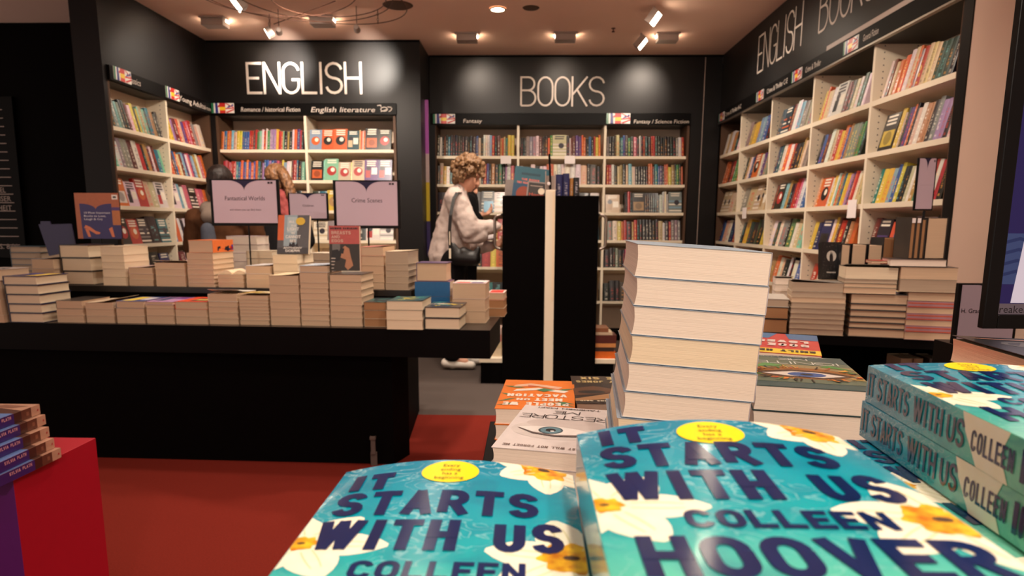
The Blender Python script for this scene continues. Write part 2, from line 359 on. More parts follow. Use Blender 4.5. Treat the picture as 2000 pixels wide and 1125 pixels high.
# ---------------------------------------------------------------- light levels
EXPO = 0.0; WORLD = .8; FSTOP = 12
FILL_GRID = [(-1.9, 1.6, 30), (-.5, 2.7, 60), (.9, 3.2, 85), (-2.0, 3.3, 75), (.25, .85, 50), (.9, 1.3, 40), (-.7, .2, 22), (.7, -.6, 75), (-.9, 4.0, 105), (.9, 4.6, 110), (-.15, 3.7, 120)]
FILL_AIMS = [((-1.5, 4.0, 2.68), (-2.9, 5.3, 1.4), 60, 80), ((-1.4, 4.3, 2.68), (-1.9, 6.2, 1.2), 260, 85), ((-.3, 4.4, 2.68), (-.2, 6.7, 1.1), 92, 80), ((.9, 4.4, 2.68), (.9, 6.7, 1.1), 92, 80), ((.6, 3.2, 2.68), (1.9, 3.9, 1.4), 34, 80), ((.2, 1.9, 2.68), (1.85, 3.9, 2.45), 75, 60),
        ((.3, -1.6, 2.68), (.2, .7, .9), 165, 70), ((.5, 1.4, 2.68), (-1.2, 3.1, .8), 60, 70), ((.5, .6, 2.68), (1.3, 2.4, .9), 50, 60)]
# ================================================================ THE ROOM
CEIL = 2.72
def slab(name, mats, *boxes, bevel=0, mat=0):
    mb = MB()
    for b in boxes: mb.box(*b)
    return struct(mb, name, mats, bevel=bevel)
slab('floor_far', 'greycarpet', (-6, 4.2, 3.92, 7.4, -.05, 0))
slab('floor_near', 'redcarpet', (-6, 4.2, -3, 3.92, -.05, 0))
slab('ceiling', 'ceil', (-6, 4.2, -3, 7.4, CEIL, CEIL+.1))
XL, YE, YB, XR = -2.82, 6.07, 6.6, 1.815
XE1 = atY(822, 240, YE).x          # right-hand end of the wall that carries the first sign
# header panels above the bookcases, columns beside them and the shell behind
slab('wall_back_left', 'blackwall', (XL-.02, XE1, YE, YE+.34, 2.195, CEIL), (XL-.05, -2.781, YE+.001, YE+.34, 0, 2.195), (-1.165, XE1, YE, YE+.34, 0, 2.195), (-2.86, XE1, YE+.34, YE+.4, 0, CEIL))
slab('wall_back_right', 'blackwall', (XE1+.005, XR, YB, YB+.34, 2.195, CEIL), (1.54, XR, YB, YB+.34, 0, 2.195), (XE1, XR+.3, YB+.34, YB+.4, 0, CEIL))
slab('wall_return', 'blackwall', (XE1-.12, XE1, YE+.401, YB+.4, 0, CEIL), (XE1, XE1+.055, YB-.02, YB+.339, 0, 2.195))
xp = atY(142, 100, 4.555).x; wl = XL-xp-.006
slab('wall_left', 'blackwall', (XL-wl+.02, XL-.001, 4.6, YE, 2.195, CEIL), (XL-wl, XL-wl+.02, 4.6, YE+.4, 0, CEIL))
slab('wall_left_end', 'blackwall', (xp, XL+.002, 4.555, 4.598, 0, CEIL))
slab('wall_far_left', 'deepblack', (-6, XL-.41, 5.54, 5.6, 0, CEIL))
YN = atX(1884, 30, XR).y; YN2 = atX(1903, 30, XR).y
slab('wall_right', 'blackwall', (XR+.001, XR+.34, YN, 6.6, 2.195, CEIL), (XR+.34, XR+.4, YN, 7.0, 0, CEIL))
slab('wall_right_end', 'blackwall', (XR-.006, XR+.4, YN2, YN, 0, CEIL))
slab('wall_right_near', 'beige', (XR, XR+.15, -1.0, YN2, 0, CEIL))
slab('baseboard_back_right', 'black', (XE1+.06, 1.535, YB+.02, YB+.05, 0, .1)); slab('baseboard_back_left', 'black', (-2.78, -1.17, YE+.02, YE+.05, 0, .1))
slab('trim_back_right', 'deepblack', (XE1+.005, XR, YB-.006, YB, CEIL-.018, CEIL)); slab('trim_back_left', 'deepblack', (XL, XE1, YE-.006, YE, CEIL-.016, CEIL))
# panel seams on the black columns
slab('trim_column_seam', 'greymetal', (atY(1371, 250, YB).x, atY(1372.2, 250, YB).x, YB-.004, YB-.001, 0, CEIL-.02))

# ---------------------------------------------------------------- chalk lettering on the header walls
def wall_letters(name, label, s, a, b, w, fn):
    mb = MB(); letters(mb, s, a[0], b[0], a[1], b[1], w, fn, gap=.55)
    return tag(mb.build(name, 'chalk'), label, 'wall lettering', 'chalk style capitals on the black header walls')
def facey(y): return lambda px, py: V((px, y-.002, py))
p, q = atY(483, 184, YE), atY(706, 121, YE)
wall_letters('wall_lettering', 'large white hand-drawn capitals ENGLISH on the header above the romance shelves', 'ENGLISH', (p.x, p.z), (q.x, q.z), .021, facey(YE))
p, q = atY(1016, 208, YB), atY(1182, 149, YB)
wall_letters('wall_lettering', 'white hand-drawn capitals BOOKS on the header above the fantasy shelves', 'BOOKS', (p.x, p.z), (q.x, q.z), .016, facey(YB))
fr = lambda px, py: V((XR-.001, -px, py))
wall_letters('wall_lettering', 'white capitals ENGLISH on the side header above the white bookcase', 'ENGLISH', (-atX(1478, 152, XR).y, 2.335), (-atX(1564, 100, XR).y, 2.62), .014, fr)
wall_letters('wall_lettering', 'white capitals BOOKS on the side header, cut by the ceiling line', 'BOOKS', (-atX(1597, 75, XR).y, 2.335), (-atX(1710, 5, XR).y, 2.62), .014, fr)

# ---------------------------------------------------------------- bookcases
LV = [1.80, 1.533, 1.267, 1.0, .733, .40]
TILT = math.radians(13)
PAL = dict(k=(20, 17, 20), K=(50, 40, 37), w=(216, 204, 196), c=(196, 170, 136), r=(168, 40, 38), R=(98, 36, 30), o=(200, 94, 44), y=(206, 176, 66), g=(66, 122, 74), G=(46, 66, 52),
           t=(36, 106, 116), d=(24, 60, 70), b=(50, 84, 144), n=(30, 34, 76), p=(78, 54, 108), P=(190, 88, 108), s=(120, 160, 182), l=(160, 122, 166), a=(132, 126, 122), m=(166, 128, 80), e=(118, 172, 150))
CN = dict(k='black', K='dark brown', w='white', c='cream', r='red', R='dark red', o='orange', y='yellow', g='green', G='dark green', t='teal', d='dark teal', b='blue', n='navy', p='purple', P='pink',
          s='pale blue', l='lilac', a='grey', m='tan', e='mint green')
def jit(c, a=12): return tuple(min(255, max(4, x+R.uniform(-a, a))) for x in c)
SHELVED = []   # (score, spec)
class Case:
    def __init__(s, key, label, loc, rz, widths, group, depth=.27, rows=6, ends='cream', top=2.09):
        s.key = key; s.dd = min(.14, depth-.018); s.rz = rz; s.loc = V(loc); s.w = widths; s.Mx = Matrix.Translation(loc) @ Matrix.Rotation(rz, 4, 'Z')
        root = s.root = thing('bookcase', label, 'bookcase', loc, rz, group)
        W = sum(widths); th = .022
        mb = MB(); mb.box(0, W, depth+.045, depth+.06, .08, top); mb.build('back_panel', 'backp', root)
        mb = MB(); mb.box(0, W, -.005, depth+.045, top, top+.02); mb.build('top_panel', 'blackwall', root)
        x = 0; s.x0 = []
        for i in range(len(widths)+1):
            xa = x-th/2; xa = min(max(xa, 0), W-th)
            mb = MB(); mb.box(xa, xa+th, 0, depth+.044, .08, top); mb.build('side_panel' if i in (0, len(widths)) else 'divider', (ends if i in (0, len(widths)) else 'cream_holes'), root)
            if i < len(widths): s.x0.append(x); x += widths[i]
        for i, w in enumerate(widths):
            for k in range(rows):
                z = LV[k]; mb = MB(); a0 = s.x0[i]+th/2+.001+(th/2 if i == 0 else 0); a1 = s.x0[i]+w-th/2-.001-(th/2 if i == len(widths)-1 else 0)
                c, sn = math.cos(TILT), math.sin(TILT)
                prof = [(0, z), (depth*c, z-depth*sn), (depth*c, z-.02-depth*sn), (.002, z-.026)]
                mb.mesh([(xx, yy, zz) for xx in (a0, a1) for yy, zz in prof], [(0, 1, 2, 3), (7, 6, 5, 4), (0, 4, 5, 1), (1, 5, 6, 2), (2, 6, 7, 3), (3, 7, 4, 0)])
                mb.build('shelf', 'cream', root)
    def frame(s, bay, x, row):      # matrix of a book whose spine foot starts x metres into the bay
        return s.Mx @ Matrix.Translation((s.x0[bay]+.024+x, .012, LV[row]-.0025+.0008)) @ Matrix.Rotation(-TILT, 4, 'X')
    def row(s, bay, row, codes, fill=1.0, hk=1.0, off=0.):
        toks = codes.split(); W = (s.w[bay]-.05)*fill; ws = []; last = None
        for t in toks:
            if t[0] == 'F': ws.append(R.uniform(.122, .138))
            elif t[0] == '_': ws.append(.05)
            else: ws.append(last[1] if last and last[0] == t and R.random() < .75 else R.uniform(.6, 1.5)); last = (t, ws[-1])
        fixed = sum(w for w, t in zip(ws, toks) if t[0] in 'F_'); rest = sum(w for w, t in zip(ws, toks) if t[0] not in 'F_')
        if rest and W-fixed < .012*sum(1 for t in toks if t[0] not in 'F_'):
            g = (W-.014*sum(1 for t in toks if t[0] not in 'F_'))/fixed; ws = [w*g if t[0] in 'F_' else w for w, t in zip(ws, toks)]; fixed *= g
        elif not rest and fixed > W: ws = [w*W/fixed for w in ws]; fixed = W
        k = (W-fixed)/rest if rest else 1; x = off; last = None; n = 0
        for t, w in zip(toks, ws):
            fo = t[0] == 'F'
            if t[0] == '_': x += w; continue
            w = w if fo else w*k
            if not fo and not rest: break
            h = last[1] if last and last[0] == t and R.random() < .8 else R.uniform(.176, .212)*hk; last = (t, h)
            n += 1; code = t[1] if fo else t[0]; acc = (t[2] if len(t) > 2 else 'w') if fo else None
            spec = dict(case=s, bay=bay, row=row, n=n, x=x, w=w-.0012, h=h, code=code, acc=acc, face=fo, d=R.uniform(s.dd-.02, s.dd) if not fo else R.uniform(.018, .03),
                        col=lin(jit(PAL[code])), col2=lin(R.choice([(240, 232, 216), (240, 232, 216), (250, 210, 90), (30, 26, 30), (210, 60, 40)]) if code not in 'kKnRGdp' else R.choice([(236, 226, 206), (236, 226, 206), (214, 150, 70), (190, 60, 50), (120, 190, 190)])),
                        seed=R.random(), Mx=s.frame(bay, x, row))
            c0 = spec['Mx'] @ V((w/2, 0, h/2)); u, v, dd = proj(c0)
            u1 = proj(spec['Mx'] @ V((0, 0, h/2)))[0]; u2 = proj(spec['Mx'] @ V((w, 0, h/2)))[0]
            sc = abs(u2-u1)*h*1300/dd
            if not (-10 < u < 2010 and -20 < v): sc = 0
            if v > 500 and not (1160 < u < 1240 or 1480 < u < 1570 or 935 < u < 975 or u > 1520): sc *= .1
            if 985 < u < 1160 and v > 385 or u < 140 or (1220 < u < 1490 and v > 470): sc *= .05
            SHELVED.append((sc, spec)); x += w
def book_shape(mb, w, h, d, col, col2, seed, T=None):
    """upright book, spine on y=0 and slightly rounded, paper showing at the head"""
    r = min(.004, w*.25); P_ = [(0, d), (0, r), (w*.18, r*.25), (w*.5, 0), (w*.82, r*.25), (w, r), (w, d)]
    n = len(P_); cream = lin((226, 206, 176))
    vs = [(x, y, 0) for x, y in P_]+[(x, y, h) for x, y in P_]
    for i in range(n-1):
        a, b = P_[i], P_[i+1]
        sp = 1 <= i <= 4
        uv = [(a[0]/w, 0.), (b[0]/w, 0.), (b[0]/w, 1.), (a[0]/w, 1.)] if sp else None
        q = [(*a, 0), (*b, 0), (*b, h), (*a, h)]
        mb.add([T @ V(t) if T else t for t in q], 0, col, col2, seed, uv)
    e = min(.0015, w*.15)
    q = [(e, d, h-.002), (e, r+.001, h-.002), (w-e, r+.001, h-.002), (w-e, d, h-.002)]
    mb.add([T @ V(t) if T else t for t in q], 0, cream, cream, seed)
    q = [(x, y, h) for x, y in P_[1:6]]; mb.add([T @ V(t) if T else t for t in q], 0, tuple(c*.8 for c in col), col2, seed)
    q = [(0, d, 0), (0, d, h), (w, d, h), (w, d, 0)]; mb.add([T @ V(t) if T else t for t in q], 0, cream, cream, seed)
    q = [(x, y, 0) for x, y in reversed(P_)]; mb.add([T @ V(t) if T else t for t in q], 0, col, col2, seed)
def cover_art(mb, w, h, col, acc, rnd, fn, mat=0):
    """generic printed front: colour blocks, a disc or bands and title lines"""
    f = lambda x, y, e=.0: fn(x*w, y*h, e)
    def rect(x0, x1, y0, y1, c, e=.0004): mb.add([f(x0, y0, e), f(x1, y0, e), f(x1, y1, e), f(x0, y1, e)], mat, c, c)
    def disc(cx, cy, rx, c, e=.0006, n=18): mb.add([f(cx+rx*math.cos(2*PI*i/n), cy+rx*w/h*math.sin(2*PI*i/n), e) for i in range(n)], mat, c, c)
    k = rnd.randrange(4); lite = lin((238, 228, 210)); dk = lin((40, 34, 44))
    if k == 0: rect(.1, .9, .12, .55, acc); disc(.5, .34, .26, tuple(x*.5 for x in acc))
    elif k == 1: disc(.5, .45, .36, acc); disc(.58, .5, .16, lite, .0008)
    elif k == 2:
        for i in range(4): rect(.0, 1., .08+i*.15, .14+i*.15, acc if i % 2 else lite)
        disc(.62, .5, .2, dk)
    else: rect(.08, .45, .15, .5, acc); rect(.52, .92, .3, .62, lite); disc(.3, .6, .17, dk)
    tcol = lite if sum(col) < 1.2 else dk
    for i in range(rnd.choice((2, 3))): rect(.5-.36+.05*rnd.random(), .5+.36-.05*rnd.random(), .9-i*.1, .955-i*.1, tcol, .0008)
ROWN = ['top', 'second', 'third', 'fourth', 'fifth', 'bottom']
FANT = 'fantasy bookcase'
black_strip = 'blackwall'
caseL = Case('L', 'white bookcase of classics standing along the black side wall, two bays', (XL, 4.6, 0), PI/2, [.73, .73], 'built-in bookcases', ends='wood', depth=wl-.066)
caseE = Case('E', 'two-bay white bookcase of romance and literature under the ENGLISH lettering', (-2.78, YE+.006, 0), 0, [.80, .806], 'built-in bookcases', ends='wood')
bx = [atY(848, 300, YB).x, atY(1012, 280, YB).x, atY(1182, 280, YB).x, 1.534]
caseB = Case('B', 'three-bay white bookcase of fantasy and science fiction under the BOOKS lettering', (bx[0], YB+.006, 0), 0, [bx[i+1]-bx[i] for i in range(3)], 'built-in bookcases', ends='wood')
yend = YN+.004
caseR = Case('R', 'five-bay white bookcase lining the side wall beside the beige wall', (XR+.006, 6.58, 0), -PI/2, [.62, .73, .74, .75, 6.58-yend-2.84], 'built-in bookcases', ends='wood')
rowsL = [("R G a e a k k R w y k y e m e k t m k k", "y y l R o c p r P r a c w"), ("R e w a a a R w r k m R w R t e", "r o R b o c R s p w P p s m w P o"),
         ("Fow Fwk Fro c c Fwr", "Fwk s w P Fkw P P o"), ("Fkr Fro Fka k Ftk", "s o w k w a k w R c k a"), ("Fkw Fka p k Fnw", "k R w a k p n w")]
for k, (a, b) in enumerate(rowsL): caseL.row(0, k, a, .97); caseL.row(1, k, b, .92)
rowsE = [("o b o o s c y y b b b r r R r g e w r w g l l l l y y r o e k m k w o p r k", "Fso Fok Fok Fdc c o w o Fko Fkr"),
         ("r P r P r r t b o b o b o b o t K l b b l b p P R y s s w w R r t k e", "Fko e Fer Fcr y Fcr Fpr Fpr"), ("r o w k P c a p r w s k p o r w k c", "G t Fym n p k Fcr Fwa"), ("w w c a w c w a c w", "Fwc a Fwa k Fwr Fwa")]
for k, (a, b) in enumerate(rowsE): caseE.row(0, k, a, .99, .92); caseE.row(1, k, b, .97, .95)
rowsB = [("K w k R k t k K k K k K k K k K b c k w w w s r k R m o m t y y", "k k k a a a w R K k k o g Fcw K w R R p p o o k k b k r y o", "a k k K c d t b K g k P k w k r k K r r K k k K k k k k a w r"),
         ("K c y w d d m c c R k m o K c c k r p k m k g k l w P", "w K w k w w o w w w w w w c k K k", "r r w k c m k c s w w k k k k k o o R t b p k o o y m k g k o"),
         ("k k Fka k p k Fka Fwc c", "Fac k k Fca k k w", "Fcm _ k k r k Fkm k k k k k k k a w a w a Fas"),
         ("n k p k K R k w k c o y r k k", "k K R k k w k K k k t", "a a w y o r k m r k k k k k k k c w k r a a a"),
         ("k k K k d k k r y o y", "k k n k k k d k", "k K k a k k P r w k K k k R k k k w k"), ("k k R k t k k", "k w k R k", "k k k K k P k k k R k n k k")]
for k, row in enumerate(rowsB):
    for b in range(3): caseB.row(b, k, row[b], .985)
rowsR = [("w w m w m k w", "a m y s s b k", "d Fdo R w w s a a a", "y o c c w Fwk R k c w G w", "w R c o o w c o a r c c c G G G k"),
         ("o o R r g g o", "k m w b n Fok w p a", "d d w o w r k k m c a", "k b R w c r y o b m a a a g g k", "Fky y c k p o k c w m m k a l l k w"),
         ("Fcw Fcw c c", "a c Fcw Fcm", "R R Fkr s m k R r r P w b", "c o Fok w y w e o m t y y l p o r w c c", "t y y s b y k k c w m g k P r w r k"),
         ("n b c w n r", "k y G k G k y", "w G w a k g w c e", "y n Fnk w y R r k m o", "R Fkp o b b b r a w w w k k"),
         ("k n c k r", "w k G k y c", "m o w c k w k w b", "r c k a R w", "k R k w n k")]
for k, row in enumerate(rowsR):
    for b in range(5): caseR.row(b, k, row[b], (.88, .86, .87, .86, .9)[b]-.05*R.random(), off=.03+.03*R.random())
SHELVED.sort(key=lambda t: -t[0])
WHERE = {'L': ('near bay', 'corner bay', 'classics bookcase'), 'E': ('corner bay', 'outer bay', 'romance bookcase'), 'B': ('corner bay', 'middle bay', 'end bay', 'fantasy bookcase')}
def face_out(spec, name='face_out_book'):
    mb = MB(); w, h, d = spec['w'], spec['h'], spec['d']; cream = lin((226, 206, 176)); col = spec['col']
    mb.box(0, w, 0, d, 0, h, 0, col)
    for i in (1,): mb.c[i] = cream
    cover_art(mb, w, h, col, lin(PAL[spec['acc']]), random.Random(int(spec['code'], 36)*7+int(spec['acc'], 36)), lambda x, y, e: V((x, -e, y)))
    return mb
def shelved_label(sp):
    k = sp['case'].key; c = CN[sp['code']]; o = ORD[sp['n']-1]; bay = sp['bay']; rn = ROWN[sp['row']]
    if k == 'R': where = f"{ORD[bay]} bay of the side-wall bookcase"
    else: where = f"{WHERE[k][bay]} of the {WHERE[k][-1]}"
    side = 'from left'
    if sp['face']: return f"{c} face-out book, {o} {side} on {rn} shelf, {where}"
    return f"{c} spine, {o} {side} on {rn} shelf, {where}"
GRP = {'L': 'books shelved in the classics bookcase', 'E': 'books shelved in the romance bookcase', 'B': 'books shelved in the fantasy bookcase', 'R': 'books shelved along the side wall'}
mass = MB(); cnt = 0
for sc, sp in SHELVED:
    if sp['face']:
        if sc <= 0: continue
        o = face_out(sp).build('face_out_book', 'pr'); o.matrix_world = sp['Mx']
        tag(o, shelved_label(sp), 'book', 'books shown face out on the shelves'); continue
    if cnt < 300:
        mb = MB(); book_shape(mb, sp['w'], sp['h'], sp['d'], sp['col'], sp['col2'], sp['seed'])
        o = mb.build('shelved_book', 'spine'); o.matrix_world = sp['Mx']; cnt += 1
        tag(o, shelved_label(sp), 'book', GRP[sp['case'].key])
    else:
        book_shape(mass, sp['w'], sp['h'], sp['d'], sp['col'], sp['col2'], sp['seed'], T=sp['Mx'])
tag(mass.build('shelved_books', 'spine'), 'remaining small book spines filling the far shelves of the bookcases', 'books', kind='stuff')

# ---------------------------------------------------------------- fascia strips with chalk labels and flag cards
def flag_card(fn, w, label):
    mb = MB(); h = w*.42
    def poly(pts, c, e=.0006): mb.add([fn(x*w, y*h, .004+e) for x, y in pts], 0, lin(c), lin(c))
    def rc(x0, x1, y0, y1, c, e=.0006): poly([(x0, y0), (x1, y0), (x1, y1), (x0, y1)], c, e)
    base = [fn(0, 0, .0005), fn(w, 0, .0005), fn(w, h, .0005), fn(0, h, .0005), fn(0, 0, .004), fn(w, 0, .004), fn(w, h, .004), fn(0, h, .004)]
    mb.mesh(base, [(3, 2, 1, 0), (4, 5, 6, 7), (0, 1, 5, 4), (1, 2, 6, 5), (2, 3, 7, 6), (3, 0, 4, 7)], 0, lin((240, 234, 226)), lin((240, 234, 226)))
    rc(0, .1, 0, 1, (40, 120, 80)); poly([(.17, 0), (.3, 0), (.27, 1), (.17, 1)], (40, 44, 130)); rc(.36, .62, .62, 1, (200, 40, 36)); rc(.36, .62, .28, .62, (244, 200, 50)); rc(.36, .62, 0, .28, (206, 48, 40))
    poly([(.30, .55), (.42, .72), (.36, .85), (.28, .7)], (206, 50, 40), .001)
    for a in ([(.62, .95), (.66, 1), (.98, .62), (.98, .52)], [(.62, .1), (.7, 0), (1, .3), (1, .42)]): poly(a, (204, 40, 44), .001)
    poly([(.66, .45), (.8, .82), (.84, .62)], (44, 52, 140), .001); poly([(.8, .55), (.95, .95), (.98, .72)], (44, 52, 140), .001); poly([(.62, .38), (1, .44), (1, .56), (.62, .5)], (206, 40, 44), .0014)
    tag(mb.build('flag_card', 'pr'), label, 'sign card', 'small flag cards on the fascia strips')
def fascia(name, label, box, fn, texts, mats=('black', 'chalk')):
    root = MB(); root.box(*box); o = tag(root.build(name, 'black', bevel=.002), label, 'fascia strip', 'black label strips above the bookcases')
    for s, x, y, size, sl, wd in texts:
        mb = MB(); put_text(mb, s, size, x, y, fn, align='l', slant=sl, width=wd); c = mb.build('chalk_lettering', 'chalk'); c.parent = o
    return o
ZB0, ZB1 = 2.095, 2.19
fe = lambda x, y, e=.001: V((x, YE-.022-e, y))
def tx(u, v, Yp): p = atY(u, v, Yp); return p.x, p.z
def words_on(Yp, lst):
    out = []
    for s, u0, u1, v, sz, sl in lst:
        x0, z = tx(u0, v, Yp); x1, _ = tx(u1, v, Yp); out.append((s, x0, z, sz, sl, x1-x0))
    return out
fascia('fascia_sign', 'black chalk-labelled strip under the ENGLISH lettering', (-2.80, -1.16, YE-.022, YE-.001, ZB0, ZB1), fe,
       words_on(YE-.022, [('Romance / historical Fiction', 470, 586, 218, .055, .12), ('English literature', 606, 732, 219, .062, .25)]))
# a chalk doodle of a teapot-like swirl closes the line
mb = MB(); p0 = atY(737, 218, YE-.022)
for pl in ([(0, .05), (.03, .055), (.035, .04)], [(.03, .0)]+[(.06+.03*math.cos(t/8*2*PI), .02+.018*math.sin(t/8*2*PI)) for t in range(9)], [(.09, .04), (.125, .035)], [(.1, .0), (.12, .01), (.13, .03)]):
    if len(pl) > 1: strip(mb, [(p0.x+a, p0.z+b) for a, b in pl], .007, lambda x, y: fe(x, y, .001))
o = mb.build('chalk_doodle', 'chalk'); o.parent = [x for x in bpy.data.objects if x.name.startswith('fascia_sign')][0]
flag_card(lambda x, y, e: fe(atY(414, 219, YE-.022).x+x, 2.108+y, e), .20, 'flag card at the start of the romance strip')
fb = lambda x, y, e=.001: V((x, YB-.022-e, y))
fascia('fascia_sign', 'black chalk-labelled strip under the BOOKS lettering', (bx[0]-.03, 1.535, YB-.022, YB-.001, ZB0-.01, ZB1), fb,
       words_on(YB-.022, [('Fantasy', 904, 941, 240, .052, .1), ('Fantasy / Science Fiction', 1237, 1345, 241, .05, .12)]))
flag_card(lambda x, y, e: fb(atY(846, 240, YB-.022).x+x, 2.096+y, e), .21, 'flag card beside the word Fantasy alone')
flag_card(lambda x, y, e: fb(atY(1184, 240, YB-.022).x+x, 2.096+y, e), .225, 'flag card before the science fiction label')
fl = lambda x, y, e=.001: V((XL+.022+e, x, y))
def wx(X, lst):
    out = []
    for s, u0, u1, v, sz, sl in lst:
        a = atX(u0, v, X); b = atX(u1, v, X); out.append((s, abs(a.y) if X < 0 else -a.y, None, sz, sl, abs(b.y-a.y)))
    return out
def sidewords(X, zz, lst): return [(s, y, zz, sz, sl, wd) for s, y, _, sz, sl, wd in wx(X, lst)]
fascia('fascia_sign', 'black chalk-labelled strip above the classics bookcase', (XL+.001, XL+.022, 4.6, YE-.03, ZB0, ZB1), fl,
       sidewords(XL+.022, 2.12, [('Classics', 247, 273, 150, .06, .15), ('Young Adults', 350, 398, 195, .06, .05), ('& more', 399, 411, 208, .05, .1)]))
flag_card(lambda x, y, e: fl(4.64+x, 2.108+y, e), .2, 'flag card at the start of the classics strip')
flag_card(lambda x, y, e: fl(atX(324, 190, XL+.022).y+x, 2.108+y, e), .2, 'flag card before the Young Adults label')
frr = lambda x, y, e=.001: V((XR-.022-e, -x, y))
fascia('fascia_sign', 'long black chalk-labelled strip above the side-wall bookcase', (XR-.022, XR-.001, YN+.01, 6.57, ZB0, ZB1), frr,
       sidewords(XR-.022, 2.125, [('Crime & Thriller A-C', 1417, 1447, 220, .05, .1), ('Crime & Thriller C-E', 1499, 1538, 160, .05, .1), ('Crime & Thriller', 1574, 1603, 125, .05, .1), ('General Fiction', 1686, 1715, 70, .05, .1)]))
for u, v, lb in ((1405, 225, 'flag card at the corner end of the side-wall strip'), (1478, 180, 'flag card second from the corner on the side-wall strip'), (1548, 140, 'flag card third from the corner on the side-wall strip'), (1650, 80, 'flag card fourth from the corner on the side-wall strip')):
    flag_card(lambda x, y, e, yy=atX(u, v, XR-.022).y: frr(-yy+x, 2.105+y, e), .17, lb)
mb = MB(); mb.box(XR-.026, XR-.001, YN+.01, 6.57, ZB0-.009, ZB0-.0005); o = mb.build('edge_highlight', 'steel'); o.parent = [x for x in bpy.data.objects if x.get('label', '').startswith('long black chalk-labelled strip')][0]  # bright strip standing in for the highlight along the fascia's lower edge
# grey upper rail that runs above the side strip
mb = MB(); mb.box(XR-.014, XR-.001, YN+.01, 4.3, ZB1+.004, ZB1+.03); tag(mb.build('fascia_rail', 'greymetal'), 'thin grey rail running above the side-wall label strip', 'rail')

# shelf tickets: small cards hanging from shelf edges
def ticket(u, v, Yp, w, h, label, X=None):
    p = atX(u, v, X) if X else atY(u, v, Yp); mb = MB()
    if X: mb.box(p.x-.002, p.x, p.y-w/2, p.y+w/2, p.z-h/2, p.z+h/2)
    else: mb.box(p.x-w/2, p.x+w/2, p.y-.002, p.y, p.z-h/2, p.z+h/2)
    tag(mb.build('shelf_ticket', 'white'), label, 'ticket', 'white tickets on the shelf edges')
ticket(988, 312, YB-.004, .1, .075, 'white ticket hanging from the top shelf over the first fantasy bay')
ticket(1113, 312, YB-.004, .1, .075, 'white ticket hanging from the top shelf over the middle fantasy bay')
ticket(1664, 408, 0, .1, .1, 'white ticket hanging below the third shelf of the side-wall bookcase', X=XR-.002)
ticket(1454, 416, 0, .1, .09, 'pale ticket hanging in the second bay of the side-wall bookcase', X=XR-.002)
# ================================================================ FLAT AND STANDING BOOKS, TABLES
def prism(mb, poly, z0, z1, mat=0, topmat=None):
    n = len(poly); a = sum(poly[i][0]*poly[(i+1) % n][1]-poly[(i+1) % n][0]*poly[i][1] for i in range(n))
    if a < 0: poly = poly[::-1]
    mb.add([(x, y, z1) for x, y in poly], mat if topmat is None else topmat); mb.add([(x, y, z0) for x, y in reversed(poly)], mat)
    for i in range(n):
        p, q = poly[i], poly[(i+1) % n]; mb.add([(*p, z0), (*q, z0), (*q, z1), (*p, z1)], mat)
def cover_mesh(w, l, t, ct, col, spc, over=0, curl=0, curl_edge='x', bump=None, nx=1, ny=1, mat=0, uvtop=False):
    """the folded cover: bottom board, spine at x=0, top board (may lift or bulge)"""
    mb = MB(); x1 = w+over; y0, y1 = -over, l+over
    mb.box(0, x1, y0, y1, 0, ct, mat, col); mb.box(-ct*.2, ct, y0, y1, ct*.5, t-ct*.5, mat, spc)
    if not curl and not bump: mb.box(0, x1, y0, y1, t-ct, t, mat, col); return mb
    nx = max(nx, 8); ny = max(ny, 8)
    def z(x, y):
        a = x/w; b = y/l
        if bump: return t+bump(a, b)
        return t+(curl*max(a, 0)**2.2 if curl_edge == 'x' else curl*max(1-b, 0)**2.5 if curl_edge == 'y' else curl*(max(a, 0)**2)*(max(1-b, 0)**1.2))
    P_ = [[(x1*i/nx, y0+(y1-y0)*j/ny) for j in range(ny+1)] for i in range(nx+1)]
    base = len(mb.v); vs = []; uvs = []
    for dz in (0, -ct):
        for i in range(nx+1):
            for j in range(ny+1): x, y = P_[i][j]; vs.append((x, y, z(x, y)+dz)); uvs.append((x/x1, (y-y0)/(y1-y0)))
    k = (nx+1)*(ny+1); id = lambda i, j, s: s*k+i*(ny+1)+j; fs = []
    for i in range(nx):
        for j in range(ny):
            fs.append((id(i, j, 0), id(i+1, j, 0), id(i+1, j+1, 0), id(i, j+1, 0))); fs.append((id(i, j, 1), id(i, j+1, 1), id(i+1, j+1, 1), id(i+1, j, 1)))
    for i in range(nx): fs += [(id(i, 0, 1), id(i+1, 0, 1), id(i+1, 0, 0), id(i, 0, 0)), (id(i, ny, 0), id(i+1, ny, 0), id(i+1, ny, 1), id(i, ny, 1))]
    for j in range(ny): fs += [(id(nx, j, 1), id(nx, j+1, 1), id(nx, j+1, 0), id(nx, j, 0)), (id(0, j, 0), id(0, j+1, 0), id(0, j+1, 1), id(0, j, 1))]
    mb.mesh(vs, fs, mat, col, uvs=uvs)
    return mb
def page_mesh(w, l, t, ct, concave=.0015, wav=0):
    mb = MB(); n = 6; x0 = ct; x1 = w-.0012; y0, y1 = .001, l-.001; z0, z1 = ct*1.02, t-ct*1.02
    prof = [(x0, z0)]+[(x1-concave*math.sin(PI*i/n), z0+(z1-z0)*i/n) for i in range(n+1)]+[(x0, z1)]
    k = len(prof); vs = [(x, y0, z) for x, z in prof]+[(x, y1, z) for x, z in prof]
    fs = [tuple(range(k)), tuple(reversed(range(k, 2*k)))]+[(i, i+k, (i+1) % k+k, (i+1) % k) for i in range(k)]
    mb.mesh(vs, [tuple(reversed(f)) if i > 1 else f for i, f in enumerate(fs)])
    return mb
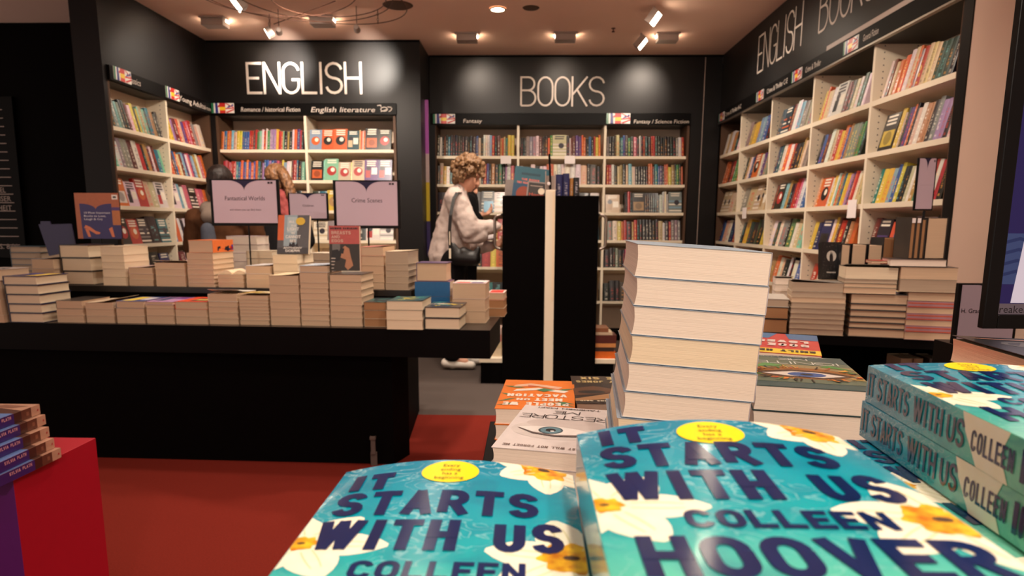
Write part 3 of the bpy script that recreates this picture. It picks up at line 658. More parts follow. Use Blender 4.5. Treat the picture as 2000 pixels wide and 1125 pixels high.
def flat_book(label, group, w, l, t, Mx, col, pg, spc=None, over=0, ct=.0011, curl=0, edge='x', art=None, name='paperback_book', **kw):
    root = thing(name, label, 'book', group=group); root.matrix_world = Mx
    col = lin(col); spc = lin(spc) if spc else col
    mb = cover_mesh(w, l, t, ct, col, spc, over, curl, edge, **kw)
    mb.build('cover', 'pr', root)
    page_mesh(w, l, t, ct).build('page_block', pg, root)
    if art:
        m2 = MB(); cov = [c for c in root.children if c.name.startswith('cover')][0]
        zf = lambda x, y: t+(curl*max(x/w, 0)**2.2 if edge == 'x' else curl*max(1-y/l, 0)**2.5 if edge == 'y' else curl*(max(x/w, 0)**2)*(max(1-y/l, 0)**1.2)) if curl else t
        art(m2, w, l, lambda x, y, e=.0004: V((x, y, zf(x, y)+e)))
        if m2.f: m2.build('cover_print', 'pr', cov)
    return root
def bands(*specs):      # printed blocks on a cover: (x0, x1, y0, y1, colour)
    def f(mb, w, l, fn):
        for i, (x0, x1, y0, y1, c) in enumerate(specs):
            n = 6; e = .0003+.0003*i
            for j in range(n):
                a, b = x0+(x1-x0)*j/n, x0+(x1-x0)*(j+1)/n
                mb.add([fn(a*w, y0*l, e), fn(b*w, y0*l, e), fn(b*w, y1*l, e), fn(a*w, y1*l, e)], 0, lin(c), lin(c))
    return f
def scribble(cols, seed, n=9):   # loose painted strokes and title marks
    def f(mb, w, l, fn):
        r = random.Random(seed)
        for i in range(n):
            c = lin(r.choice(cols)); x, y = r.uniform(.1, .75)*w, r.uniform(.08, .85)*l
            pts = [(x, y)]
            for k in range(5): pts.append((min(max(pts[-1][0]+r.uniform(-.02, .028), .004), w-.004), min(max(pts[-1][1]+r.uniform(-.02, .02), .004), l-.004)))
            strip(mb, pts, r.uniform(.004, .009), lambda a, b, e=.0004+.0001*i: fn(a, b, e), 0, c)
    return f
gT0, gR0 = 'paperback stacks on the long black table', 'paperback stacks on the raised rear tier'
def stack(desc, u0, u1, vb, Z, seps, cols, pg, l=.198, yaw=0., grp='paperback stacks on the long black table', facing='tail', over=0, ct=.0011, curl=0, edge='x', art=None, spc=None, jitter=.0012, lean=(0, 0), kind='paperback', Y=None, name='paperback_book', place='in'):
    """a pile of flat books: u0,u1 its front corners, vb its foot on the plane Z, seps the pixel rows of the joints from the top down"""
    if Y is None: P0, P1 = atZ(u0, vb, Z), atZ(u1, vb, Z)
    else: P0, P1 = atY(u0, vb, Y), atY(u1, vb, Y); P0.z = P1.z = Z
    W = (P1-P0).length+(.0032 if grp in (gT0, gR0) else -.0016)-2*over; zs = [Z]+[atY((u0+u1)/2, v, P0.y).z for v in reversed(seps)]
    k = len(zs)-1; last = None
    for i in range(k):
        n = k-i; z0 = zs[i]+.0004; t = zs[i+1]-zs[i]-.0006
        if t < .004: continue
        j = V((R.uniform(-1, 1)*jitter+lean[0]*i+over, abs(R.uniform(0, 1))*jitter+lean[1]*i, 0))
        base = Matrix.Translation(V((P0.x, P0.y, z0))+j)
        if facing == 'tail': Mx = base @ Matrix.Rotation(yaw+R.uniform(-.004, .004), 4, 'Z'); w_, l_ = W-.001, l
        elif facing == 'spine': Mx = base @ Matrix.Rotation(yaw, 4, 'Z') @ Matrix.Translation((W, 0, 0)) @ Matrix.Rotation(PI/2, 4, 'Z'); w_, l_ = l, W
        else: Mx = base @ Matrix.Rotation(yaw, 4, 'Z') @ Matrix.Translation((0, l, 0)) @ Matrix.Rotation(-PI/2, 4, 'Z'); w_, l_ = l, W    # fore-edge to the front
        c = cols[min(n-1, len(cols)-1)] if isinstance(cols[0], (list, tuple)) else cols
        p_ = pg[min(n-1, len(pg)-1)] if isinstance(pg, (list, tuple)) else pg
        s_ = spc[min(n-1, len(spc)-1)] if spc and isinstance(spc[0], (list, tuple)) else spc
        top = n == 1
        pos = 'topmost' if top and k > 1 else (f'{ORD[n-1]} from top' if k > 1 else 'single')
        lab = f"{kind}, {pos} {place} {desc}" if k > 1 else f"{kind} {desc}"
        last = flat_book(lab, grp, w_, l_, t, Mx, c, p_, s_, over=over, ct=ct, curl=curl if top else 0, edge=edge, art=art if top else None, name=name)
    return P0, P1, zs[-1]
# ---------------------------------------------------------------- long black display table with a raised rear tier
ZT, ZR = .68, .828
fa, fb_ = atZ(100, 631, ZT), atZ(957, 645.5, ZT); dr = (fb_-fa).normalized(); fL = fa-dr*1.6; bk = atZ(977, 619, ZT)
ra, rb = atZ(160, 557.5, ZR), atZ(803, 567.5, ZR); rdr = (rb-ra).normalized(); rL = ra-rdr*1.4
YAWT, YAWR = math.atan2(dr.y, dr.x), math.atan2(rdr.y, rdr.x)
tb = thing('display_table', 'long low black display table covered in paperback stacks', 'table', (fb_.x, fb_.y, 0), group='black display tables')
tb_off = V((-fb_.x, -fb_.y, 0))
def tpoly(mb, pts, z0, z1, **k): prism(mb, [(p[0]+tb_off.x, p[1]+tb_off.y) for p in pts], z0, z1, **k)
nrm = V((-rdr.y, rdr.x, 0)); tq = [rL-nrm*.012, rb-nrm*.012+rdr*.015]
mb = MB(); tpoly(mb, [fL, fb_, bk, tq[1]+nrm*.05+rdr*.004, tq[1], tq[0]], .55, ZT, topmat=1); mb.build('table_top', ['black', 'slabtop'], tb, bevel=.002)
b0, b1 = atZ(770, 907, 0), atZ(805, 879, 0); b1 = V((b1.x, min(b1.y, rb.y-.03), 0)); bd = V((-1, .05, 0))
mb = MB(); tpoly(mb, [(b0.x-3.2, b0.y+.1), b0, b1, (b1.x-3.2, b1.y+.26)], 0, .549); mb.build('table_base', 'deepblack', tb, bevel=.002)
q = atY(731, 905, b0.y-.012); q2 = atY(731, 850, b0.y-.012)
mb = MB(); mb.box(q.x-.016, q.x+.016, q.y-.006, q.y, q.z-.02, q.z+.06); mb.box(q.x-.011, q.x+.011, q.y-.016, q.y-.004, q.z+.05, q2.z); mb.box(q.x-.014, q.x+.014, q.y-.022, q.y-.004, q2.z-.018, q2.z)
tag(mb.build('floor_catch', 'catch', bevel=.002), 'small grey metal catch at the foot of the black table', 'catch')
rs = thing('display_riser', 'raised black rear tier behind the long table', 'riser', (rb.x, rb.y, 0)); ro = V((-rb.x, -rb.y, 0))
nrm = V((-rdr.y, rdr.x, 0)); pts = [rL, rb, rb+nrm*.78, rL+nrm*.78]
mb = MB(); prism(mb, [(p.x+ro.x, p.y+ro.y) for p in pts], ZR-.03, ZR); mb.build('riser_top', 'slabtop', rs, bevel=.002)
mb = MB(); pp = [rL+nrm*.012, rb+nrm*.012-rdr*.05, rb+nrm*.76-rdr*.17, rL+nrm*.76]; prism(mb, [(p.x+ro.x, p.y+ro.y) for p in pp], 0, ZR-.0305); mb.build('riser_body', 'deepblack', rs)
BK, WH, CR = (24, 22, 26), (232, 224, 214), (222, 200, 170)
gT = 'paperback stacks on the long black table'; gR = 'paperback stacks on the raised rear tier'
y = YAWT
stack('the leaning pale stack at the far end of the table', -48, 13, 629.5, ZT, [527, 548, 585, 615], [(210, 190, 180), CR], 'pg_tan', yaw=y, lean=(-.0045, 0), art=scribble([(40, 130, 140), (230, 226, 220), (60, 50, 60)], 3, 14))
stack('the five-book stack of dark-covered volumes', 20, 91, 629.5, ZT, [539, 556.7, 575, 593.5, 611], [(30, 34, 84), BK, (28, 34, 70)], 'pg_cream', yaw=y, over=.003, ct=.0028, kind='dark-covered book', lean=(-.003, 0), art=bands((.55, .95, .1, .9, (236, 200, 90)), (.1, .5, .5, .9, (60, 70, 150))))
stack('the low stack beside the dark-covered volumes', 113, 167, 629.5, ZT, [587, 603, 615.5], [BK, CR], 'pg_tan', yaw=y)
stack('the low stack with a curling cream cover', 170, 227, 630, ZT, [591, 603.5, 617], [CR], 'pg_tan', yaw=y, curl=.018, edge='x')
stack('the low stack with a blue and yellow cover', 230, 286, 631, ZT, [588, 602, 617], [(50, 70, 130), CR], 'pg_tan', yaw=y, art=bands((.1, .5, .1, .9, (236, 206, 70)), (.55, .9, .3, .8, (220, 214, 220))))
stack('the low stack with a lilac cover', 288, 343, 632, ZT, [589, 595, 601.5, 616], [(186, 140, 186), CR], 'pg_tan', yaw=y, art=bands((.1, .45, .2, .9, (60, 70, 110)), (.5, .95, .6, .95, (120, 60, 140))))
stack('the low stack with an orange-red cover', 345, 408, 632.5, ZT, [589, 604, 618], [(224, 74, 40), CR], 'pg_tan', yaw=y, art=bands((.35, .9, .15, .7, (50, 40, 36)), (.42, .8, .3, .5, (230, 190, 90))))
stack('the stack with a curling white cover', 410, 468, 633, ZT, [574, 589, 599, 610.6, 622], [(226, 222, 214), CR], 'pg_tan', yaw=y, curl=.022, edge='y')
stack('the stack with yellow slips on its cover', 470.5, 528, 634, ZT, [577, 585, 591, 598, 604.5, 611, 617, 625], [(222, 206, 170), CR], 'pg_tan', yaw=y, curl=.012, edge='y', art=bands((.1, .3, .0, .9, (232, 196, 60)), (.45, .6, .1, .7, (228, 190, 60))))
stack('the tall plain stack before the leaning display book', 530, 588, 635, ZT, [538, 556, 572, 589, 603, 618], [(232, 208, 170), CR], 'pg_tan', yaw=y, curl=.012, edge='x')
stack('the tall stack with a blue-white cover', 590, 645, 636, ZT, [519, 532, 552, 562.6, 572, 585, 593.6, 603, 615, 625.6], [(176, 190, 206), CR], 'pg_tan', yaw=y, curl=.006, edge='x', art=bands((.2, .9, .2, .8, (214, 220, 230)), (.3, .8, .35, .5, (60, 90, 130))))
kT = stack('the tall stack under the salmon display book', 647, 709, 637, ZT, [536, 551, 566, 579.7, 595.7, 608.5, 621], [BK, CR], 'pg_tan', yaw=y)
stack('the short stack with a dark teal cover', 712, 754, 638, ZT, [590, 606, 622.6], [(30, 44, 50), CR], 'pg_brown', yaw=y, art=scribble([(70, 130, 120), (40, 80, 84)], 8))
stack('the teal and yellow covered stack near the table end', 756, 826.5, 643.3, ZT, [588, 606, 625], [(28, 70, 74), CR], 'pg_cream', yaw=y, curl=.005, edge='x', art=scribble([(232, 206, 90), (60, 170, 150), (20, 50, 56)], 5, 12))
stack('the pair of black hardbacks at the table end', 829, 899, 643.4, ZT, [599.5, 621], [(34, 34, 40), BK], 'pg_cream', yaw=y, over=.003, ct=.0028, kind='black hardback', name='hardback_book', art=scribble([(232, 200, 80), (80, 170, 160), (220, 214, 200)], 12, 12))
# second row on the lower level, behind the table end
YQ = atZ(843, 607, ZT).y
stack('the stack of pale volumes behind the black hardbacks', 884, 948, 630.5, ZT, [553, 584, 607.5], [(214, 190, 190), CR], 'pg_tan', yaw=y, l=.17, art=bands((.05, .95, .5, .95, (240, 232, 226)), (.1, .5, .1, .45, (214, 80, 60)), (.55, .9, .1, .4, (90, 80, 130))))
stack('the blue spine-out stack near the table end', 811, 879, 626, ZT, [550, 579, 602], [(150, 110, 130), (20, 96, 150)], 'pg_cream', yaw=y, l=.13, facing='spine', spc=[(14, 92, 148), (14, 92, 148)], kind='blue-spined book')
Pq = atZ(813, 626, ZT); zq = atY(843, 550, Pq.y).z
stack('with mauve cover on the blue spine-out stack', 813, 874, 541, zq+.001, [513], [(92, 72, 104)], 'pg_tan', yaw=y, l=.128, over=.003, ct=.003, Y=Pq.y+.004, kind='thick hardback', name='hardback_book')
stack('the red-topped stack at the table edge', 953, 984, 618.5, ZT, [572, 586, 602], [(214, 40, 34), CR], ['pg_tan', 'pg_brown'], yaw=y, l=.16, spc=[(200, 50, 50)], art=bands((.0, 1, .0, 1, (236, 226, 214)), (.08, .9, .08, .92, (216, 40, 34))))
# small blue books further back
# ---------------- raised tier
y = YAWR
stack('the low cream stack beside the purple card', 66, 113, 556, ZR, [506, 525, 540], [(160, 150, 150), CR], 'pg_tan', yaw=y, grp=gR, curl=.01)
stack('the stack of three thick black-covered books', 126, 190, 555.5, ZR, [478, 503.5, 529.5], [BK], 'pg_cream', yaw=y, grp=gR, over=.003, ct=.003, spc=BK, lean=(-.006, 0), kind='thick black hardback', name='hardback_book')
stack('the stack of cream paperbacks beside the black-covered books', 203, 251, 557.5, ZR, [481, 498, 512, 525, 541], [CR], 'pg_cream', yaw=y, grp=gR)
stack('the low pale stack behind the lilac cover', 254, 304, 558, ZR, [522, 535, 546], [(206, 176, 170), CR], 'pg_tan', yaw=y, grp=gR, curl=.01)
stack('the low tier stack with a cream curling cover', 306, 367, 559, ZR, [513, 525, 538], [(230, 208, 172), CR], 'pg_tan', yaw=y, grp=gR, curl=.012, edge='y')
stack('the tall stack topped by the red patterned book', 369, 423, 560, ZR, [494, 506, 516, 526, 536, 544, 552], [CR], 'pg_tan', yaw=y, grp=gR)
PP = atZ(369, 560, ZR); zz = atY(396, 494, PP.y).z
stack('with red patterned spine lying on the tall tier stack', 360, 409, 494, zz+.001, [469], [(232, 120, 60)], 'pg_tan', yaw=y, grp=gR, Y=PP.y, kind='paperback')
o = [x for x in bpy.data.objects if x.get('label', '').startswith('paperback with red patterned')][0]
o.matrix_world = o.matrix_world @ Matrix.Translation((.152, .2, 0)) @ Matrix.Rotation(PI, 4, 'Z')      # spine turned to the other side
ch = [c for c in o.children if c.name.startswith('cover')][0]
mb = MB(); rr = random.Random(4)
for i in range(16): a = rr.uniform(0, .18); mb.box(-.0008, -.0002, a, a+rr.uniform(.008, .02), .004+rr.uniform(0, .016), .012+rr.uniform(.004, .024), 0, lin(rr.choice([(40, 60, 150), (214, 40, 30), (30, 26, 40), (240, 150, 40)])))
mb.build('spine_print', 'pr', ch)
stack('the low stack under an open cream booklet', 427, 479, 561, ZR, [536, 543, 551], [CR], 'pg_tan', yaw=y, grp=gR)
P_o = atZ(427, 561, ZR); zo = atY(453, 536, P_o.y).z
mb = MB()
for s in (0, 1):
    for i in range(6):
        a0, a1 = i/6, (i+1)/6; xs = [s*.075+a*.07 for a in (a0, a1)]; zz_ = [.002+.018*math.sin(PI*a*.9) for a in (a0, a1)]
        mb.mesh([(xs[0], 0, zz_[0]), (xs[1], 0, zz_[1]), (xs[1], .15, zz_[1]), (xs[0], .15, zz_[0]), (xs[0], 0, 0), (xs[1], 0, 0), (xs[1], .15, 0), (xs[0], .15, 0)], [(0, 1, 2, 3), (7, 6, 5, 4), (0, 4, 5, 1), (3, 2, 6, 7), (0, 3, 7, 4), (1, 5, 6, 2)], 0, lin((236, 214, 180)))
o = mb.build('open_booklet', 'pr'); o.location = (P_o.x, P_o.y+.01, zo+.001); o.rotation_euler = (0, 0, y); tag(o, 'open cream booklet lying spread on a low tier stack', 'booklet')
stack('the stack below the Fantastical Worlds stand', 482, 533, 562, ZR, [519, 535, 546.7], [(214, 210, 210), CR], 'pg_tan', yaw=y, grp=gR, curl=.006)
kJ = stack('the stack carrying the leaning grey display book', 536, 586, 562.5, ZR, [498, 515, 530, 546], [CR], 'pg_cream', yaw=y, grp=gR)
stack('the stack beside the Crime Scenes stem', 707, 752, 564.5, ZR, [482, 500, 518.6, 535, 551], [(206, 120, 110), CR], 'pg_tan', yaw=y, grp=gR, curl=.006, edge='x')
stack('the pink-edged stack at the tier end', 754, 799, 566, ZR, [491, 516, 528, 540, 553], [CR], 'pg_grey', yaw=y, grp=gR, curl=.004)
# behind the front tier stacks
def back_stack(desc, u0, u1, v0, Y, cols, pg, n, l=.15, kind='paperback', **k):
    z1 = atY(u0, v0, Y).z; vs = [proj(V((atY(u0, v0, Y).x, Y, ZR+(z1-ZR)*(n-i)/n)))[1] for i in range(n)]
    return stack(desc, u0, u1, proj(V((atY(u0, v0, Y).x, Y, ZR)))[1], ZR, vs, cols, pg, yaw=YAWR, grp=gR, l=l, Y=Y, kind=kind, **k)
back_stack('the pale pink-white stack behind the display sign stem', 447, 508, 461, 3.93, [(226, 204, 206), (222, 200, 204)], 'pg_pink', 5)
back_stack('the grey-edged stack at the far end of the tier', 25, 88, 481, 3.92, [(60, 80, 90), (90, 100, 112)], 'pg_grey', 5, over=.002, ct=.002)
back_stack('the grey-blue stack behind the white curling cover', 484, 536, 490, 3.74, [(214, 196, 170), (150, 146, 148)], 'pg_cream', 4)
back_stack('the dark grey stack behind the two display books', 606, 646, 494, 3.74, [(232, 216, 196), (60, 56, 60)], 'pg_grey', 4)
# ---------------------------------------------------------------- upright display books
def standing(label, u0, u1, v0, v1, Y, col, lean=12, t=.028, art=None, pg='pg_cream', stand=True, yaw=0, base=None, cat='book', name='display_book', over=0, ct=.0011):
    a, b = atY(u0, v1, Y), atY(u1, v1, Y); w = b.x-a.x; h = (atY(u0, v0, Y).z-a.z)/math.cos(math.radians(lean))
    root = thing(name, label, cat, group=None)
    # local: cover in x-z plane facing -y, leaning back
    root.matrix_world = Matrix.Translation((a.x, Y, base if base is not None else a.z)) @ Matrix.Rotation(yaw, 4, 'Z') @ Matrix.Rotation(-math.radians(lean), 4, 'X')
    T = Matrix(((1, 0, 0, 0), (0, 0, -1, t), (0, 1, 0, 0), (0, 0, 0, 1)))      # flat book (x right, y up, z out) stood up
    mb = cover_mesh(w, h, t, ct, lin(col), lin(col), over=over); m2 = MB(); m2.mesh(mb.v, mb.f, 0, T=T); m2.c = mb.c; m2.c2 = mb.c2; m2.sd = mb.sd
    cov = m2.build('cover', 'pr', root)
    pm = page_mesh(w, h, t, ct); o = pm.build('page_block', pg, root); o.matrix_local = T
    if art:
        m3 = MB(); art(m3, w, h, lambda x, y, e=.0004: V((x, -e, y)))
        if m3.f: m3.build('cover_print', 'pr', cov)
    return root
def titlelines(lines, col, bg=()):
    def f(mb, w, h, fn):
        for i, (x0, x1, y0, y1, c) in enumerate(bg): e = .0003+.00025*i; mb.add([fn(x0*w, y0*h, e), fn(x1*w, y0*h, e), fn(x1*w, y1*h, e), fn(x0*w, y1*h, e)], 0, lin(c), lin(c))
        for s, x0, x1, y0, y1, wd in lines: letters(mb, s, x0*w, x1*w, y0*h, y1*h, wd, lambda a, b: fn(a, b, .0016), 0, lin(col))
    return f
def poly2(mb, fn, w, h, pts, c, e): mb.add([fn(x*w, y*h, e) for x, y in pts], 0, lin(c), lin(c))
def art_grey(mb, w, h, fn):
    titlelines([('ALL', .36, .52, .80, .86, .003), ('THE', .42, .6, .70, .75, .002), ('LIGHT', .3, .68, .60, .68, .003), ('WE', .43, .56, .51, .56, .002), ('CANNOT', .26, .74, .40, .48, .003), ('SEE', .40, .6, .30, .37, .003), ('ANTHONY', .2, .8, .13, .18, .0024), ('DOERR', .27, .73, .05, .11, .0028)], (226, 222, 216),
               [(0, 1, 0, 1, (92, 92, 96)), (0, .2, .35, 1, (206, 100, 60)), (.2, .62, .2, 1, (150, 168, 178)), (.3, .6, .55, .95, (178, 192, 196)), (.0, 1, .0, .16, (70, 70, 74))])(mb, w, h, fn)
    poly2(mb, fn, w, h, [(.72+.15*math.cos(t*PI/10), .84+.1*math.sin(t*PI/10)) for t in range(20)], (214, 178, 70), .002)
    poly2(mb, fn, w, h, [(.36, .16), (.4, .3), (.46, .24), (.52, .38), (.58, .22), (.64, .3), (.68, .16)], (48, 46, 52), .0013)
Pj = kJ[0]
standing('grey and orange display book leaning on a tier stack', 541, 602, 421, 497, Pj.y+.05, (84, 84, 88), lean=14, t=.03, art=art_grey, base=kJ[2]+.003)
def art_salmon(mb, w, h, fn):
    titlelines([('MIEKO', .05, .42, .925, .965, .003), ('KAWAKAMI', .47, .95, .925, .965, .003)], (44, 28, 30), [(0, 1, 0, 1, (200, 92, 86)), (0, 1, 0, .6, (56, 48, 42)), (.1, .36, .4, .6, (120, 116, 112))])(mb, w, h, fn)
    titlelines([('BREASTS', .08, .72, .81, .885, .0036), ('AND', .08, .36, .725, .79, .0036), ('EGGS', .08, .47, .635, .705, .0036)], (224, 178, 160))(mb, w, h, fn)
    poly2(mb, fn, w, h, [(.36, .3), (.42, .5), (.52, .56), (.66, .5), (.7, .34), (.78, .12), (.6, .02), (.5, .1), (.55, .25)], (196, 136, 100), .0012)
    poly2(mb, fn, w, h, [(.05, .32), (.1, .46), (.28, .48), (.4, .38), (.34, .24), (.15, .2)], (30, 26, 26), .0014)
    poly2(mb, fn, w, h, [(.3, .4), (.38, .52), (.5, .5), (.46, .38)], (30, 26, 26), .0017)
    for k, yy in enumerate((.27, .2, .13, .05)): poly2(mb, fn, w, h, [(.06, yy), (.06+.14-.02*k, yy), (.06+.14-.02*k, yy+.02), (.06, yy+.02)], (214, 200, 186), .0016)
standing('salmon and brown display book standing upright on a table stack', 644, 703, 435, 523, kT[0].y+.03, (196, 90, 84), lean=3, t=.024, art=art_salmon, base=atY(674, 533, kT[0].y).z+.007)
# ================================================================ RIGHT-HAND DISPLAY TABLE
ZS = .75
sa, sb = atZ(1482, 649, ZS), atZ(1862, 666, ZS); sd_ = (sb-sa).normalized(); sn = V((-sd_.y, sd_.x, 0)); YAWS = math.atan2(sd_.y, sd_.x)
tb2 = thing('display_table', 'black display table with tall stacks before the side-wall bookcase', 'table', (sa.x, sa.y, 0), group='black display tables')
so = V((-sa.x, -sa.y, 0)); L0 = sa-sd_*.12; L1 = sb+sd_*.03
q = lambda *ps: [((p+so).x, (p+so).y) for p in ps]
mb = MB(); prism(mb, q(L0, L1, L1+sn*.42, L0+sn*.42), ZS-.035, ZS, topmat=1); mb.build('table_top', ['black', 'slabtop'], tb2, bevel=.002)
mb = MB(); prism(mb, q(L0+sn*.38, L1+sn*.38, L1+sn*.4, L0+sn*.4), .0, ZS-.036); mb.build('back_panel', 'deepblack', tb2)
mb = MB(); prism(mb, q(L0+sn*.02, L0+sd_*.02+sn*.02, L0+sd_*.02+sn*.379, L0+sn*.379), 0, ZS-.036); mb.build('side_panel', 'deepblack', tb2)
mb = MB(); prism(mb, q(L1-sd_*.02+sn*.02, L1+sn*.02, L1+sn*.379, L1-sd_*.02+sn*.379), 0, ZS-.036); mb.build('side_panel', 'deepblack', tb2)
mb = MB(); prism(mb, q(L0+sd_*.021+sn*.03, L1-sd_*.021+sn*.03, L1-sd_*.021+sn*.379, L0+sd_*.021+sn*.379), .40, .425); mb.build('shelf', 'deepblack', tb2)
y = YAWS; gS = 'stacks on the black table by the side-wall bookcase'
kw = dict(yaw=y, grp=gS)
BKO = (150, 90, 40)
stack('the amber-edged stack at the corner of the table', 1484, 1535, 649, ZS, [583, 599, 622], [(196, 190, 180), (30, 28, 28)], ['pg_grey', 'pg_brown'], l=.2, over=.002, ct=.002, kind='book', **kw)
stack('the tall grey-edged stack topped by a curling cover', 1541, 1637, 652, ZS, [551, 569, 580, 590, 601, 611, 621, 630, 641], [(150, 142, 134), CR], ['pg_grey', 'pg_grey', 'pg_tan', 'pg_grey'], l=.13, facing='fore', curl=.012, edge='xy', **kw)
PA = stack('the stack of dark-covered volumes in the middle of the table', 1656, 1757, 657, ZS, [573, 593, 605, 618, 629, 640], [(60, 62, 62), (70, 64, 60)], ['pg_tan'], l=.13, facing='fore', over=.002, ct=.0022, kind='volume', **kw)
PB_ = stack('the striped stack of cream edges and lilac spines', 1766, 1850, 663, ZS, [570, 588, 600, 612, 624, 636, 648], [(70, 62, 60), (176, 130, 140)], ['pg_tan', 'pg_tan'], l=.13, facing='fore', kind='volume', **kw)
# spine strips of the lilac hardbacks, edged in orange
for b in [x for x in bpy.data.objects if 'striped stack of cream' in x.get('label', '') and any(x['label'].startswith(f'volume, {w}') for w in ('second', 'fourth', 'sixth'))]:
    b.matrix_world = b.matrix_world @ Matrix.Translation((.13, (PB_[1]-PB_[0]).length-.0016, 0)) @ Matrix.Rotation(PI, 4, 'Z')
    mb = MB(); t = .017; W = (PB_[1]-PB_[0]).length-.003
    mb.box(-.0009, -.0003, .001, W-.001, .0005, .004, 0, lin((206, 84, 44))); mb.box(-.0009, -.0003, .001, W-.001, .0125, .0165, 0, lin((206, 84, 44)))
    mb.build('spine_print', 'pr', [c for c in b.children if c.name.startswith('cover')][0]); b['label'] = b['label'].replace('volume', 'lilac spine-out hardback')
zA = PA[2]
stack('lying across the middle stack', 1648, 1742, 569, zA+.001, [521, 545, 552.5, 561], [(120, 112, 104), CR, (70, 84, 80), CR], ['pg_cream', 'pg_grey', 'pg_tan'], l=.13, facing='fore', Y=PA[0].y-.006, curl=.01, edge='x', yaw=y, grp=gS, kind='book', place='of the group')
zB = PB_[2]
kC = stack('lying on the striped stack', 1756, 1856, 569, zB+.001, [521, 546], [(80, 72, 68), CR], ['pg_tan', 'pg_grey'], l=.13, facing='fore', Y=PB_[0].y-.004, yaw=y, grp=gS, kind='large book', place='of the pair')
kD = stack('at the summit of the table end pile', 1738, 1838, 520, kC[2]+.001, [506], [(70, 60, 58)], ['pg_pink'], l=.12, facing='fore', Y=PB_[0].y+.002, yaw=y, grp=gS, kind='thin book', over=.001)
kA2 = atY(1700, 521, PA[0].y)
stack('in red lying on the middle stack', 1701, 1739, 518, kA2.z+.012, [509], [(176, 40, 36)], ['pg_tan'], l=.09, facing='fore', Y=PA[0].y-.002, yaw=y, grp=gS, kind='small book', spc=(170, 40, 36))
def art_moon(mb, w, h, fn):
    def d(cx, cy, r, c, e, n=24): mb.add([fn((cx+r*math.cos(2*PI*i/n))*w, cy*h+r*1.15*w*math.sin(2*PI*i/n), e) for i in range(n)], 0, lin(c), lin(c))
    d(.5, .62, .25, (210, 200, 188), .0006)
    for pts in ([(.4, .4), (.4, .62), (.46, .72), (.5, .66), (.53, .74), (.58, .6), (.58, .4)], [(.44, .62), (.47, .8), (.5, .62)]): mb.add([fn(x*w, yy*h, .001) for x, yy in pts], 0, lin((26, 24, 26)), lin((26, 24, 26)))
    r = random.Random(2)
    for i in range(70):
        x, yy = r.uniform(.05, .95), r.uniform(.05, .97)
        if math.hypot(x-.5, (yy-.62)*1.4) > .32: mb.add([fn(x*w, yy*h, .0005), fn((x+.03)*w, (yy+.008)*h, .0005), fn((x+.012)*w, (yy+.03)*h, .0005)], 0, lin((96, 92, 90)), lin((96, 92, 90)))
    letters(mb, 'DRACULA', .27*w, .73*w, .16*h, .2*h, .0026, lambda a, b: fn(a, b, .001), 0, lin((214, 206, 196)))
Ym = PA[0].y+.155
standing('black face-out book with white moon disc on the table', 1604, 1642, 473, 545, Ym, (20, 18, 20), lean=8, t=.03, art=art_moon, base=atY(1622, 545, Ym).z)
mb = MB(); zq0 = atY(1622, 545, Ym).z; xa, xb = atY(1598, 545, Ym).x, atY(1640, 545, Ym).x
mb.box(xa, xb, Ym-.002, Ym+.03, ZS+.001, zq0-.003, 0, lin((216, 190, 160))); tag(mb.build('boxed_set', 'pr'), 'cream slipcased set standing under the black moon-disc book', 'boxed set')
def upright_pages(label, u0, u1, v0, zb, Y, col, pg, d=.13, cap=None, group='upright volumes behind the side table stacks'):
    a, b = atY(u0, v0, Y), atY(u1, v0, Y); w = b.x-a.x; h = a.z-zb
    root = thing('upright_book', label, 'book', (a.x, Y, zb), group=group); mb = MB()
    mb.box(0, .0025, 0, d, 0, h, 0, lin(col)); mb.box(w-.0025, w, 0, d, 0, h, 0, lin(col)); mb.box(0, w, d-.0025, d, 0, h, 0, lin(col)); mb.build('cover', 'pr', root)
    mb = MB(); mb.box(.0027, w-.0027, .003, d-.003, .002, h-.003); o = mb.build('page_block', pg, root)
    if cap: mb = MB(); mb.box(w*.15, w*.85, -.0015, -.0002, h-.02, h-.004); mb.build('price_tag', 'white', root)
Yb = PA[0].y+.13
zt = ZS+.002; zs_ = kC[2]
for i, (u0, u1, v0) in enumerate(((1644, 1662, 478), (1665, 1694, 477), (1697, 1725, 478))):
    upright_pages(f'cream page block of the {ORD[i]} upright volume beside the moon-disc book', u0, u1, v0, zt, Yb+.01, (30, 26, 28), 'pg_tan', d=.1)
upright_pages('dark upright volume with olive page edge behind the middle stack', 1727, 1757, 464, zt, Yb+.03, (46, 44, 46), 'pg_brown', d=.1)
zc = kD[2]
for i, (u0, u1, v0) in enumerate(((1781, 1790.5, 424), (1791.5, 1801, 424), (1802, 1811, 428))):
    upright_pages(f'slim dark volume with white price tag, {ORD[i]} in the trio on the summit', u0, u1, v0, zc+.001, PB_[0].y+.008, (60, 54, 50), 'pg_brown', d=.1, cap=i < 2)
upright_pages('thick upright book with pinkish pages beside the slim trio', 1813, 1853, 425, zc+.001, PB_[0].y+.01, (40, 34, 34), 'pg_tan', d=.1)
stack('the curled pale stack behind the amber-edged books', 1512, 1546, 590, ZS, [543, 556, 569, 580], [(190, 180, 170), CR], 'pg_pink', l=.12, Y=sa.y+.215, yaw=y, grp=gS, facing='fore', curl=.008)
